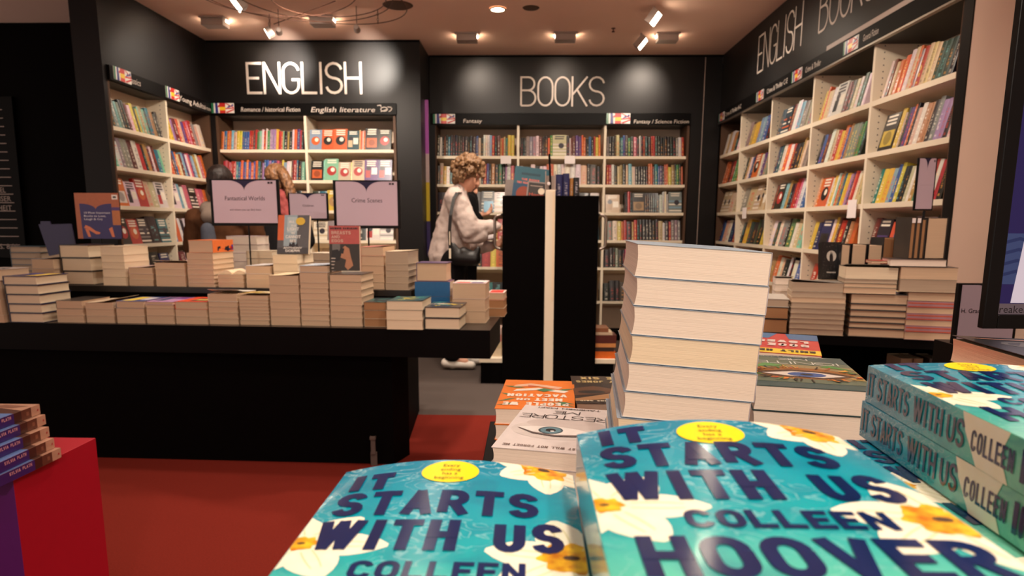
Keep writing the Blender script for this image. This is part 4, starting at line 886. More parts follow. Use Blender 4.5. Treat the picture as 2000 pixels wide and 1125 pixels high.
for i, (u0, u1, c) in enumerate(((1756, 1779, (170, 150, 120)), (1781, 1799, (150, 120, 90)), (1812, 1838, (60, 44, 40)))):
    a, b = atY(u0, 690, sb.y+.12), atY(u1, 690, sb.y+.12); mb = MB(); book_shape(mb, b.x-a.x, .24, .1, lin(c), lin((60, 50, 40)), .3+.2*i)
    o = mb.build('shelved_book', 'spine'); o.location = (a.x, sb.y+.10, .4255); tag(o, f'{("pale", "tan", "dark brown")[i]} spine on the shelf beneath the side table', 'book', 'books beneath the side table')

# ================================================================ SIGN STANDS AND POSTERS
def sign_stand(name, label, u0, u1, v0, v1, Y, lines, stem_u, zbase, group='lilac paper sign stands', border=.016, notch=(.33, .78)):
    a, b = atY(u0, v1, Y), atY(u1, v0, Y); w, h = b.x-a.x, b.z-a.z
    root = thing(name, label, 'sign', (a.x, Y, zbase), group=group); z0 = a.z-zbase
    mb = MB(); mb.box(0, w, 0, .01, z0, z0+h); mb.build('frame', 'bezel', root, bevel=.0015)
    fn = lambda x, y, e=.001: V((x, -e, z0+y))
    i = border; mb = MB(); mb.box(i, w-i, -.0012, 0, z0+i, z0+h-i*.45); mb.build('paper', 'lilac', root)
    mb = MB(); W, H = w-2*i, h-1.45*i; cx = w/2; top = z0+h-i*.45; n = 10; dp = H*.24; rr = W*.24
    left = [(cx-rr+rr*math.sin(PI/2*k/n), top-dp*(1-math.cos(PI/2*k/n))) for k in range(n+1)]
    right = [(2*cx-x, yy) for x, yy in reversed(left)]
    for k in range(n):      # notch between two page curves
        (x0, y0), (x1, y1) = left[k], left[k+1]
        mb.add([(x0, -.002, y0), (x1, -.002, y1), (x1, -.002, top), (x0, -.002, top)]); mb.add([(2*cx-x1, -.002, y1), (2*cx-x0, -.002, y0), (2*cx-x0, -.002, top), (2*cx-x1, -.002, top)])
    mb.build('navy_notch', 'navy', root)
    pap = [c for c in root.children if c.name.startswith('paper')][0]
    for i_, (s, size, yy, wd) in enumerate(lines):
        mb = MB(); put_text(mb, s, size*h, cx-(wd*w)/2, yy*h, lambda x, y: fn(x, y, .0016), align='l', width=wd*w); mb.build('heading_lettering' if i_ == 0 else 'subtitle_lettering', 'ink', pap)
    mb = MB()
    bx_ = w-i-W*.13
    mb.mesh([fn(x, y, .0022) for x, y in ((bx_, h-i*.45-H*.075), (bx_+W*.035, h-i*.45-H*.075), (bx_+W*.035, h-i*.45-H*.03), (bx_, h-i*.45-H*.03), (bx_+W*.045, h-i*.45-H*.075), (bx_+W*.08, h-i*.45-H*.075), (bx_+W*.08, h-i*.45-H*.03), (bx_+W*.045, h-i*.45-H*.03))], [(0, 1, 2, 3), (4, 5, 6, 7)])
    mb.build('corner_logo', 'ink', pap)
    if stem_u is not None:
        sx = atY(stem_u, (v0+v1)/2+80, Y).x-a.x
        mb = MB(); mb.tube([(sx, .005, .004), (sx, .005, z0+.002)], .0045); mb.build('stem', 'bezel', root)
        mb = MB(); mb.box(sx-.05, sx+.05, -.03, .04, 0, .004); mb.build('base_plate', 'bezel', root)
    return root
Ys = 3.62
sign_stand('sign_stand', 'lilac sign stand reading Fantastical Worlds above the book stacks', 414, 544, 350, 441, 3.70, [('Fantastical Worlds', .13, .55, .58), ('and where you can find them', .06, .33, .45)], 487, ZR)
sign_stand('sign_stand', 'lilac sign stand reading Crime Scenes before the black column', 653, 781, 352, 446, 3.66, [('Crime Scenes', .13, .54, .46)], 720, ZR)
sign_stand('sign_stand', 'small lilac sign stand reading Children between the two larger signs', 564, 640, 377, 430, 3.98, [('Children', .11, .5, .28), ('. . . . . . . . . .', .06, .3, .5)], 622, ZR, border=.011)
sign_stand('sign_stand', 'tall lilac sign leaning before the near end of the side-wall bookcase', 1784, 1832, 308, 411, 2.72, [('. . . . . .', .05, .48, .55)], None, atY(1808, 411, 2.72).z, border=.006)
mb = MB(); a = atY(1808, 411, 2.72); mb.tube([(a.x, 2.73, ZS+.006), (a.x, 2.73, a.z-.001)], .005); mb.box(a.x-.05, a.x+.05, 2.69, 2.77, ZS+.0005, ZS+.006); tag(mb.build('sign_support', 'bezel'), 'thin black foot carrying the tall lilac sign behind the side table stacks', 'stand')
# poster with a purple book shape
Yp = 3.75; a, b = atY(153, 466, Yp), atY(231, 377, Yp); w, h = b.x-a.x, b.z-a.z
root = thing('poster_stand', 'orange and purple book poster standing on the raised tier', 'poster', (a.x, Yp, ZR), rz=0); z0 = a.z-ZR
T = Matrix.Identity(4)
mb = MB(); mb.box(0, w, 0, .006, z0, z0+h); mb.build('board', 'bezel', root)
mb = MB(); f = lambda x, y, e=.001: V((x*w, -e, z0+y*h))
def rc(m, x0, x1, y0, y1, c, e): m.add([f(x0, y0, e), f(x1, y0, e), f(x1, y1, e), f(x0, y1, e)], 0, lin(c), lin(c))
rc(mb, .0, 1, 0, 1, (172, 92, 54), .0006); rc(mb, .84, .97, .86, .96, (232, 222, 214), .001); rc(mb, .87, .94, .89, .93, (40, 34, 40), .0014)
rc(mb, .8, 1, .3, .62, (186, 108, 56), .0009); rc(mb, .82, 1, .62, .69, (80, 50, 110), .001)
n = 10; L = [(.12, .0), (.1, .7)]+[(.1+.36*math.sin(PI/2*k/n), .64+.13*math.cos(PI/2*k/n)) for k in range(n+1)]
Rr = [(.82-.36*math.sin(PI/2*k/n), .64+.13*math.cos(PI/2*k/n)) for k in range(n, -1, -1)]+[(.82, .3), (1, .3), (1, 0)]
mb.add([f(x, yy, .0013) for x, yy in L+Rr], 0, lin((46, 34, 96)), lin((46, 34, 96)))
for pts in ([(.16, .24), (.25, .2), (.42, .1), (.5, .1), (.52, .14), (.42, .17), (.3, .26), (.2, .3)], [(.18, .22), (.24, .04), (.3, .04), (.26, .2)], [(.72, .22), (.78, .04), (.84, .04), (.8, .26)]): mb.add([f(x, yy, .0018) for x, yy in pts], 0, lin((222, 122, 80)), lin((222, 122, 80)))
for s, yy, wd in (('10 Most Important', .55, .6), ('Books to Love,', .48, .5), ('Laugh & Cry', .41, .42)): put_text(mb, s, .06*h, .18*w, yy*h, lambda x, y: V((x, -.002, z0+y)), 0, lin((236, 228, 236)), align='l', width=wd*w)
mb.build('poster_print', 'pr', root)
mb = MB(); mb.tube([(w/2, .01, .004), (w/2, .01, z0+.01)], .005); mb.box(w/2-.06, w/2+.06, -.03, .05, 0, .004); mb.build('stem', 'bezel', root)
# purple tabbed divider card
Yc = 3.83; a = atY(92, 500, Yc); mb = MB(); P4 = [atY(u, v, Yc) for u, v in ((96, 500), (150, 490), (139, 437), (99, 438), (97, 432), (79, 432), (79, 438), (75, 438))]
dz = a.z
vs = [(p.x, Yc, p.z) for p in P4]+[(p.x, Yc+.006, p.z) for p in P4]; k = len(P4)
mb.mesh(vs, [tuple(range(k)), tuple(reversed(range(k, 2*k)))]+[(i+k, (i+1) % k+k, (i+1) % k, i) for i in range(k)], 0, lin((34, 25, 74)))
x0, x1 = P4[0].x, P4[1].x
mb.box(x0+.02, x1-.02, Yc-.04, Yc+.05, ZR+.001, ZR+.006, 0, lin((34, 25, 74))); mb.box((x0+x1)/2-.012, (x0+x1)/2+.012, Yc+.0061, Yc+.012, ZR+.004, P4[0].z+.05, 0, lin((34, 25, 74)))
tag(mb.build('divider_card', 'pr'), 'plain dark purple tabbed card beside the orange poster', 'card')
# chalk menu board on the far left wall
Yk = 5.508; p0, p1 = atY(-60, 190, Yk), atY(22, 188, Yk); q0, q1 = atY(-60, 500, Yk), atY(52, 505, Yk)
mb = MB(); mb.mesh([(q0.x, Yk, q0.z), (q1.x, Yk, q1.z), (p1.x, Yk, p1.z), (p0.x, Yk, p0.z), (q0.x, Yk+.03, q0.z), (q1.x, Yk+.03, q1.z), (p1.x, Yk+.03, p1.z), (p0.x, Yk+.03, p0.z)], [(0, 1, 2, 3), (7, 6, 5, 4), (1, 5, 6, 2), (3, 2, 6, 7), (0, 4, 5, 1), (0, 3, 7, 4)])
cb = tag(mb.build('chalkboard_sign', 'black'), 'dark chalkboard with ruled white lines on the far black wall', 'chalkboard')
mb = MB()
for i in range(17):
    v = 215+16.5*i; a, b = atY(-58, v, Yk), atY(4+2.2*i, v, Yk); mb.box(a.x, b.x, Yk-.002, Yk-.0005, b.z, b.z+.006)
for s, u, v, wd in (('ABEL', -14, 376, .11), ('NSER', -8, 393, .13), ('HEIT', -4, 411, .12), ('S. 8,90', 0, 486, .16)): a = atY(u, v, Yk); put_text(mb, s, .06, a.x, a.z, lambda x, y: V((x, Yk-.002, y)), align='l', width=wd)
o = mb.build('chalk_lettering', 'greymetal'); o.parent = cb
# banner strip on the return beside the fantasy bookcase
mb = MB(); xs = (XE1+.06, XE1+.064)
for v0, v1, c in ((195, 300, (176, 84, 176)), (300, 356, (196, 170, 166)), (356, 432, (206, 176, 40)), (432, 500, (60, 46, 96))):
    a, b = atY(832, v0, YB-.3), atY(832, v1, YB-.3); mb.box(XE1+.002, XE1+.034, YB-.30, YB-.285, b.z, a.z, 0, lin(c))
tag(mb.build('banner_strip', 'pr'), 'narrow purple and yellow banner on the wall return', 'banner')
# ================================================================ FOREGROUND TABLE AND ITS BOOKS
ZF = .72
ft = thing('display_table', 'foreground black display table carrying the teal covers', 'table', (.5, .7, 0), group='black display tables')
mb = MB(); mb.box(-.58, .62, -.62, .72, ZF-.035, ZF); mb.build('table_top', ['black'], ft, bevel=.002)
mb = MB(); mb.box(-.5, .56, -.55, .66, 0, ZF-.036); mb.build('table_base', 'deepblack', ft)
# table is a block: from x -.08 to 1.12, y .08 to 1.42
ORANGE = (243, 128, 30)
def bumpf(amp): return lambda a, b: amp*(1-(2*min(max(a, 0), 1)-1)**2)*(min(max(b, 0), 1)**3)
def conform(Mx0, w, l, t, bump):     # cover-space point (x right 0..w, d from the head) -> book-local point on the bulging cover
    return lambda x, d, e=.0002: V((x, l-d, t+(bump(x/w, 1-d/l) if bump else 0)+e))
def flower(mb, fn, cx, cy, r, seed, w, l, cup, npet=6, rot=0., cupr=.38, squash=1.):
    rr = random.Random(seed)
    def P(x, y, e): return fn(min(max(x, .0003), w-.0003), min(max(y, .0003), l-.0003), e)
    for k in range(npet):
        a0 = rot+2*PI*k/npet+rr.uniform(-.12, .12); L = r*rr.uniform(.9, 1.1); wd = r*.33; n = 8; ring = []
        for i in range(n+1):
            t = i/n; s = L*t; hw = wd*math.sin(PI*min(t*.9+.08, 1))**.75
            ring.append((s, hw))
        for i in range(n):
            (s0, h0), (s1, h1) = ring[i], ring[i+1]; m = 4
            for j in range(m):
                q0, q1 = -1+2*j/m, -1+2*(j+1)/m; pts = []
                for s, hh, q in ((s0, h0, q0), (s1, h1, q0), (s1, h1, q1), (s0, h0, q1)):
                    x = s*math.cos(a0)-hh*q*math.sin(a0); yv = s*math.sin(a0)+hh*q*math.cos(a0); pts.append(P(cx+x, cy+yv*squash, .00012+.00001*k))
                mb.add(pts, 0)
        for off in (-.25, .22):
            for i in range(2, 6):
                pts = []
                for i2, q in ((i, off-.035), (i+1, off-.035), (i+1, off+.035), (i, off+.035)):
                    s, hh = ring[i2]; x = s*math.cos(a0)-hh*q*math.sin(a0); yv = s*math.sin(a0)+hh*q*math.cos(a0); pts.append(P(cx+x, cy+yv*squash, .00025+.00001*k))
                mb.add(pts, 3)
    n = 44; c0 = P(cx, cy, .0003)
    for i in range(n):
        pts = [c0]
        for k in (i, i+1):
            a = 2*PI*k/n; q = r*cupr*(1+.10*math.sin(7*a+seed)+.06*math.sin(11*a)); pts.append(P(cx+q*math.cos(a), cy+q*math.sin(a)*squash, .0003))
        mb.add(pts[::1], 1)
    q = r*cupr*.35
    for i in range(8): a, b = 2*PI*i/8, 2*PI*(i+1)/8; mb.add([P(cx, cy, .0004), P(cx+q*math.cos(a)*.8, cy+q*math.sin(a)*squash*.5, .0004), P(cx+q*math.cos(b)*.8, cy+q*math.sin(b)*squash*.5, .0004)], 2)
def teal_cover(cov, root, w, l, t, bump, d0=0., k=1.0, dt=0.):
    fn = conform(None, w, l, t, bump); W = lambda x: x*w
    mb = MB(); f3 = lambda x, d, e: fn(x, d, e)
    flower(mb, f3, .87*w, d0+.001, .030, 3, w, l, 1, 6, .5, .42, .95); flower(mb, f3, .03*w, d0+.085*k, .036, 8, w, l, 1, 6, .12, .2, .85); flower(mb, f3, .95*w, d0+.094*k, .038, 5, w, l, 1, 6, .25, .36, .9)
    flower(mb, f3, .25*w, .185, .03, 12, w, l, 1, 6, .3, .3)
    mb.build('flower_print', ['petal', 'cup', 'wood', 'petal_vein'], cov)
    mb = MB(); g = lambda d_: (lambda x, y: fn(x, d_-y, .00055)); res = .0022
    for s, x0, x1, da, db, wd in (('IT', .07, .245, .001, .0205, .0056), ('STARTS', .06, .845, .0235, .049, .0053), ('WITH US', .06, .93, .054, .0815, .0055), ('COLLEEN', .24, .8, .0905, .1045, .0029), ('HOOVER', .085, .955, .111, .138, .0054)):
        letters(mb, s, x0*w, x1*w, 0, (db-da)*k, wd, g(d0+dt+db*k), gap=.5, res=res)

    mb.build('title_lettering', 'teal_ink', cov)
    mb = MB(); n = 28; cx, cd, rr = .475*w, d0+.0125, .0158
    for i in range(n):
        for r0_, r1_ in ((0, .5), (.5, 1)):
            a, b = 2*PI*i/n, 2*PI*(i+1)/n; p = lambda r_, a_: fn(cx+rr*r_*math.cos(a_), max(cd+rr*.78*r_*math.sin(a_), .0004), .0005)
            mb.add([p(r0_, a), p(r1_, a), p(r1_, b), p(r0_, b)], 0)
    stk = mb.build('sticker', 'sticker', root)
    mb = MB()
    for i, s in enumerate(('Every', 'ending', 'has a', 'beginning')): put_text(mb, s, .0042, cx, 0, (lambda dd: (lambda x, y: fn(x, dd-y, .0009)))(cd-.0048+i*.0046))
    mb.build('sticker_lettering', 'wood', stk)
def teal_book(label, x, yfar, ztop, t, rz=0., bump=None, d0=0., k=1., l=.198, w=.13, spine=False, full=True, dt=0.):
    root = thing('paperback_novel', label, 'book', group='teal flower-covered paperbacks')
    root.matrix_world = Matrix.Translation((x, yfar, ztop-t)) @ Matrix.Rotation(rz, 4, 'Z') @ Matrix.Translation((0, -l, 0))
    mb = cover_mesh(w, l, t, .0007, (1, 1, 1), (1, 1, 1), bump=bump or (lambda a, b: 0), nx=28 if full else 2, ny=60 if full else 2)
    for i, f in enumerate(mb.f):
        if not mb.uv[i]:
            P_ = [V(mb.v[j]) for j in f]; mb.uv[i] = [(p.z*18+p.x*2, p.y/l) for p in P_]
    o = mb.build('cover', 'water', root, smooth=False)
    page_mesh(w, l, t, .0008).build('page_block', 'pg_front', root)
    if full: teal_cover(o, root, w, l, t, bump, d0, k, dt)
    if spine:
        mb = MB(); sf = lambda x, y: V((-.0007, l-x, y)); h = t
        letters(mb, 'IT', .003, .0125, t*.2, t*.82, .0019, sf, gap=.5); letters(mb, 'STARTS', .0175, .061, t*.2, t*.82, .0019, sf, gap=.5)
        letters(mb, 'WITH', .067, .1, t*.2, t*.82, .0021, sf, gap=.5); letters(mb, 'US', .1045, .1215, t*.2, t*.82, .0021, sf, gap=.5)
        letters(mb, 'COLLEEN', .128, .163, t*.28, t*.72, .0016, sf, gap=.5); letters(mb, 'HOOVER', .168, .194, t*.2, t*.82, .0021, sf, gap=.5)
        mb.build('spine_lettering', 'teal_ink', o)
        mb = MB()
        for pts in ([(.134, 0), (.122, t*.6), (.118, t), (.158, t), (.152, .5*t), (.160, 0)],): mb.add([(-.00045, l-a, b) for a, b in pts])
        mb.build('spine_petal', 'petal', o)
    return root
B1 = bumpf(.0085)
teal_book('teal flower-covered paperback topping the lower pile, its floor-side edge free', -.103, .362, 1.009, .026, math.radians(-.4), B1, .002, dt=.010)
teal_book('teal flower-covered paperback topping the middle pile below the tall cream stack', .0255, .322, 1.046, .026, 0, bumpf(.0085), .0035, .97)
teal_book('teal flower-covered paperback partly covered by the two-book pile', .221, .468, .997, .026, 0, None, 0)
SPX = .2455
teal_book('upper teal paperback of the spine-out pair, its top cover showing', SPX, .474, 1.051, .0262, math.radians(-3.6), bumpf(.003), 0, spine=True)
teal_book('lower teal paperback of the spine-out pair', SPX-.001, .476, 1.0245, .0262, math.radians(-3.0), None, 0, spine=True, full=False)
def pile(desc, x, yfar, ztop, n, rz=0, t=.0262):
    for i in range(n):
        z = ztop-.0006-i*(t+.0004)
        if z-t < ZF: break
        teal_book(f'teal-spined paperback, {ORD[i+1]} from top of {desc}', x+R.uniform(-.0015, .0015), yfar+R.uniform(-.002, .001), z, t, rz, None, full=False)
pile('the lower teal pile', -.103, .362, .983, 9, math.radians(-.4)); pile('the middle teal pile', .0262, .321, 1.02, 10, 0); pile('the teal pile under the spine-out pair', .221, .466, .972, 9)

# ---------------------------------------------------------------- tall stack of thick cream-edged paperbacks (heads towards the lens)
gF = 'books on the foreground table'
Yt = .62; seps = [(475, 498), (540.5, 556), (597, 614), (654, 672), (708.5, 727), (764, 783), (815, 832), (868, 884)]
xl = [1239, 1238, 1233, 1229, 1222, 1215, 1202, 1196]; xr = [1497, 1493, 1484, 1475, 1470, 1458, 1451, 1448]
ROLLT = math.radians(3.6)
for i in range(7):
    pl, pr_ = atY(xl[i], seps[i][0], Yt), atY(xr[i], seps[i][1], Yt); bl = atY(xl[i]-2, seps[i+1][0], Yt)
    w = (pr_-pl).length; t = abs(pl.z-bl.z)*math.cos(ROLLT)-.0006; yaw = math.radians(-5+[0, .15, -.1, .2, -.25, .1, -.3][i])
    root_M = Matrix.Translation(bl+V((0, 0, .0006))) @ Matrix.Rotation(ROLLT, 4, 'Y') @ Matrix.Rotation(yaw, 4, 'Z') @ Matrix.Translation((w, .198, 0)) @ Matrix.Rotation(PI, 4, 'Z')
    flat_book(f'thick cream-edged paperback, {"topmost" if i == 0 else ORD[i]+" from top"} of the tall stack above the teal covers', gF, w, .198, t, root_M, (176, 196, 214), 'pg_front2' if i in (3, 6) else 'pg_front', spc=(200, 196, 206), ct=.0004)
zb7 = atY(1193, 868, Yt).z-.006
for i in range(5):
    t = .0262; z = zb7-(i+1)*(t+.0006)
    if z < ZF: break
    Mx = Matrix.Translation((.0825, Yt, z)) @ Matrix.Rotation(math.radians(-5), 4, 'Z') @ Matrix.Translation((.13, .198, 0)) @ Matrix.Rotation(PI, 4, 'Z')
    flat_book(f'thick cream-edged paperback, {ORD[i+7]} from top of the tall stack above the teal covers', gF, .13, .198, t, Mx, (176, 196, 214), 'pg_front', ct=.00055)
# ---------------------------------------------------------------- upside-down-facing covers beyond
def facing_book(label, fl, yaw, w, l, t, ztop, col, pg, art=None, curl=0, under=0, desc='', spc=None, ct=.0008, edge='x'):
    """a book read from the other side of the table: head nearest the lens, fl = its near corner on the fore-edge side"""
    Mx = Matrix.Translation((fl[0], fl[1], ztop-t)) @ Matrix.Rotation(yaw, 4, 'Z') @ Matrix.Translation((w, l, 0)) @ Matrix.Rotation(PI, 4, 'Z')
    flat_book(label, gF, w, l, t, Mx, col, pg, spc=spc, ct=ct, curl=curl, edge=edge, art=art, name='paperback_novel')
    z = ztop-t-.0006
    for i in range(under):
        t2 = t*R.uniform(.9, 1.1)
        if z-t2 < ZF+.0005: break
        Mx = Matrix.Translation((fl[0]+R.uniform(-.004, .002), fl[1]+R.uniform(0, .003), z-t2)) @ Matrix.Rotation(yaw+R.uniform(-.01, .01), 4, 'Z') @ Matrix.Translation((w, l, 0)) @ Matrix.Rotation(PI, 4, 'Z')
        flat_book(f'paperback, {ORD[i+1]} from top of {desc}', gF, w, l, t2, Mx, col, pg, spc=spc, ct=ct, name='paperback_novel'); z -= t2+.0006
def T_(lines, cols, shapes=()):
    def f(mb, w, l, fn):
        for i, (pts, c) in enumerate(shapes): mb.add([fn(x*w, yy*l, .0002+.00006*i) for x, yy in pts], 0, lin(c), lin(c))
        for s, x0, x1, y0, y1, wd, c in lines: letters(mb, s, x0*w, x1*w, y0*l, y1*l, wd, lambda a, b: fn(a, b, .0009), 0, lin(c), gap=.5)
    return f
def circ(cx, cy, rx, ry, n=24): return [(cx+rx*math.cos(2*PI*i/n), cy+ry*math.sin(2*PI*i/n)) for i in range(n)]
leaf = lambda x, yy, dx, dy, wd=.03: [(x, yy), (x+dx*.5-dy*wd*3, yy+dy*.5+wd), (x+dx, yy+dy), (x+dx*.5+dy*wd*3, yy+dy*.5-wd)]
PK, GN, WHT = (240, 190, 160), (70, 130, 90), (248, 236, 222)
orange_art = T_([('PEOPLE WE', .08, .92, .80, .90, .0044, WHT), ('MEET', .16, .52, .665, .755, .0044, WHT), ('ON', .58, .76, .68, .745, .0036, WHT), ('VACATION', .1, .9, .525, .62, .0046, WHT)], None,
   [(leaf(.0, .9, .3, -.12), GN), (leaf(.0, .82, .25, -.06), GN), (leaf(1., .9, -.3, -.1), GN), (leaf(1., .78, -.24, -.12), GN), (leaf(1., .5, -.22, .1), GN), (leaf(0, .3, .3, .12), GN), (leaf(.98, .25, -.3, .05), GN),
    ([(.08, .4), (.5, .3), (.8, .36), (.84, .44), (.5, .38), (.14, .47)], WHT), ([(.16, .26), (.62, .14), (.82, .2), (.86, .28), (.55, .23), (.22, .34)], PK), ([(.26, .37), (.42, .44), (.52, .38), (.42, .31)], GN), ([(.52, .24), (.64, .28), (.66, .2)], (214, 110, 80))])
facing_book('orange-covered paperback with green leaves facing the far side', (-.0505, 1.021), math.radians(-3.5), .127, .198, .026, .862, ORANGE, 'pg_front', orange_art, 0, 4, 'the pile under the orange leafy cover', spc=(236, 150, 60))
BK2, GY = (46, 40, 44), (206, 196, 194)
lash = [([(.5+.30*math.cos(a), .57+.085*math.sin(a)), (.5+.33*math.cos(a)+.006, .57+.1*math.sin(a)), (.5+.42*math.cos(a*1.03), .57+.16*math.sin(a))], (250, 246, 240)) for a in [PI*(.12+.04*k) for k in range(20)]]
restore_art = T_([('RESTORE', .04, .96, .225, .325, .0017, BK2), ('ME', .36, .64, .115, .19, .0017, BK2), ('TAHEREH MAFI', .16, .84, .035, .065, .0013, BK2), ('THE PAST WILL NOT FORGET ME', .06, .92, .915, .95, .0013, (130, 110, 104))], None,
   [(circ(.5, 0.570, .46, .2), (222, 212, 208)), (circ(.45, 0.430, .4, .12), (214, 202, 198))]+lash+[([(.12, 0.630), (.3, 0.700), (.5, 0.720), (.72, 0.680), (.9, 0.570), (.7, 0.630), (.5, 0.670), (.3, 0.660)], (128, 112, 110)), ([(.12, 0.630), (.3, 0.550), (.5, 0.515), (.72, 0.530), (.9, 0.570), (.72, 0.660), (.5, 0.695), (.3, 0.670)], (246, 240, 236)),
    (circ(.56, 0.605, .12, .08), (70, 90, 100)), (circ(.56, 0.605, .1, .066), (106, 146, 160)), (circ(.56, 0.605, .05, .034), (30, 30, 36)), (circ(.54, 0.625, .02, .012), (244, 244, 244)), ([(.1, 0.630), (.2, 0.685), (.32, 0.700), (.2, 0.660)], (70, 60, 62))])
facing_book('white paperback with a staring blue eye facing the far side', (-.041, .752), math.radians(-12), .131, .19, .022, .891, (232, 222, 220), 'pg_front', restore_art, 0, 6, 'the pile under the staring-eye cover', spc=(220, 210, 208))
dark_art = T_([('THE SIX', .14, .86, .05, .15, .0044, (226, 200, 136)), ('DAISY JONES', .06, .94, .2, .28, .0036, (214, 190, 130)), ('TAYLOR JENKINS REID', .06, .94, .91, .945, .0022, (220, 206, 180))], None,
   [([(0, 0), (1, 0), (1, .35), (0, .25)], (52, 38, 28)), ([(.0, .98), (.1, .7), (.35, .6), (.7, .74), (1., .85), (1., .93), (.5, .84), (.15, .9)], (176, 128, 84)), ([(.3, .55), (.7, .4), (1, .5), (1, .75), (.6, .68)], (98, 62, 38)), (circ(.75, .62, .19, .06), (20, 18, 20))])
facing_book('dark brown paperback with golden lettering beside the tall stack', (.081, 1.056), math.radians(-1), .125, .198, .03, .862, (38, 28, 24), 'pg_front', dark_art, 0, 3, 'the pile under the dark brown cover')
HZ, GLD = (60, 84, 84), (206, 120, 40)
_eye = T_([('IGNITE', .08, .92, .22, .31, .0019, (214, 214, 206)), ('ME', .36, .64, .11, .175, .0019, (214, 214, 206)), ('TAHEREH MAFI', .16, .84, .035, .06, .0011, (190, 190, 180))], None,
   [([(0, 0.250), (1, 0), (1, 0.870), (0, 0.870)], (98, 110, 92)), ([(.0, 0.350), (1, 0.300), (1, 0.750), (0, 0.750)], (150, 132, 92)), ([(.02, 0.550), (.3, 0.430), (.7, 0.410), (1, 0.550), (.8, 0.750), (.2, 0.770)], (150, 96, 44)), ([(.05, 0.630), (.25, 0.530), (.6, 0.490), (.98, 0.610), (.75, 0.720), (.3, 0.750)], (70, 44, 28)),
    ([(.14, 0.640), (.35, 0.560), (.6, 0.550), (.88, 0.630), (.65, 0.690), (.35, 0.710)], (226, 214, 204)), (circ(.48, 0.635, .17, .066), (50, 86, 150)), (circ(.48, 0.635, .06, .026), (14, 14, 20)), ([(.0, 0.450), (.3, 0.370), (.2, 0.300)], (80, 140, 70)), ([(.6, 0.370), (.95, 0.450), (.8, 0.290)], (96, 150, 84))])
def eye_art(mb, w, l, fn):
    _eye(mb, w, l, fn); r = random.Random(9)
    for i in range(90):     # painted lashes and colour strokes round the eye
        a = r.uniform(0, 2*PI); ex, ey = .48+.44*math.cos(a), .62+.16*math.sin(a); L = r.uniform(.04, .16); c = r.choice([(34, 28, 26), (34, 28, 26), (226, 130, 40), (236, 170, 60), (74, 130, 66), (60, 78, 74), (190, 70, 30)])
        pts = [(ex*w, ey*l), ((ex+L*.5*math.cos(a)+r.uniform(-.03, .03))*w, (ey+L*.3*math.sin(a)+r.uniform(-.01, .01))*l), ((ex+L*math.cos(a))*w, (ey+L*.55*math.sin(a)+r.uniform(-.03, .03))*l)]
        pts = [(min(max(x, .002), w-.002), min(max(y_, .002), l-.002)) for x, y_ in pts]
        strip(mb, pts, r.uniform(.0008, .0032), lambda x, y_, e=.00115+.000004*i: fn(x, y_, e), 0, lin(c))
facing_book('dark teal paperback with a painted eye beside the tall stack', (.272, .782), math.radians(-13), .135, .198, .031, .962, HZ, 'pg_front', eye_art, .0, 7, 'the pile under the painted-eye cover', spc=(40, 60, 60))
love_art = T_([('EMILY HENRY', .06, .94, .85, .93, .004, (50, 40, 40)), ('BOOK', .12, .6, .55, .68, .008, (236, 214, 206)), ('LOVERS', .12, .88, .38, .5, .007, (236, 214, 206))], None,
   [([(0, .8), (1, .8), (1, 1), (0, 1)], (244, 208, 60)), ([(.5, 0), (1, 0), (1, .3), (.6, .28)], (70, 120, 170)), ([(.0, .0), (.4, .0), (.35, .3), (0, .32)], (60, 110, 160))])
facing_book('red, blue and yellow-banded paperback behind the painted-eye cover', (.318, 1.03), math.radians(-21), .13, .198, .022, .958, (206, 62, 60), 'pg_front', love_art, 0, 8, 'the pile under the yellow-banded cover')
# orange cover sliver and black-covered book by the monitor
facing_book('plain orange-red paperback low behind the teal pair', (.43, .80), math.radians(-10), .12, .18, .02, .905, (226, 76, 36), 'pg_front', None, 0, 5, 'the orange-red pile')
black_art = T_([('SILVER', .2, .8, .62, .74, .0016, (190, 186, 180)), ('FLAME', .25, .75, .45, .55, .0016, (190, 186, 180))], None, [(circ(.5, .28, .3, .12, 9), (90, 86, 84)), (circ(.5, .28, .24, .09, 9), (40, 38, 40)), ([(.1, .12), (.9, .08), (.85, .1), (.15, .15)], (170, 120, 100))])
Mx = Matrix.Translation((.566, .70, .968)) @ Matrix.Rotation(math.radians(-3), 4, 'Z') @ Matrix.Translation((.14, .205, 0)) @ Matrix.Rotation(PI, 4, 'Z')
flat_book('black-covered paperback with fine white linework beneath the monitor', gF, .14, .205, .032, Mx, (36, 34, 36), 'pg_front2', art=black_art, ct=.0008, curl=.004, edge='x', name='paperback_novel')
for i in range(7):
    z = .967-(i+1)*.0325
    if z < ZF: break
    flat_book(f'paperback, {ORD[i+1]} from top of the pile under the black linework cover', gF, .14, .205, .032, Matrix.Translation((.568, .70, z)) @ Matrix.Rotation(math.radians(-3), 4, 'Z') @ Matrix.Translation((.14, .205, 0)) @ Matrix.Rotation(PI, 4, 'Z'), (36, 34, 36), 'pg_front2', ct=.0008, name='paperback_novel')
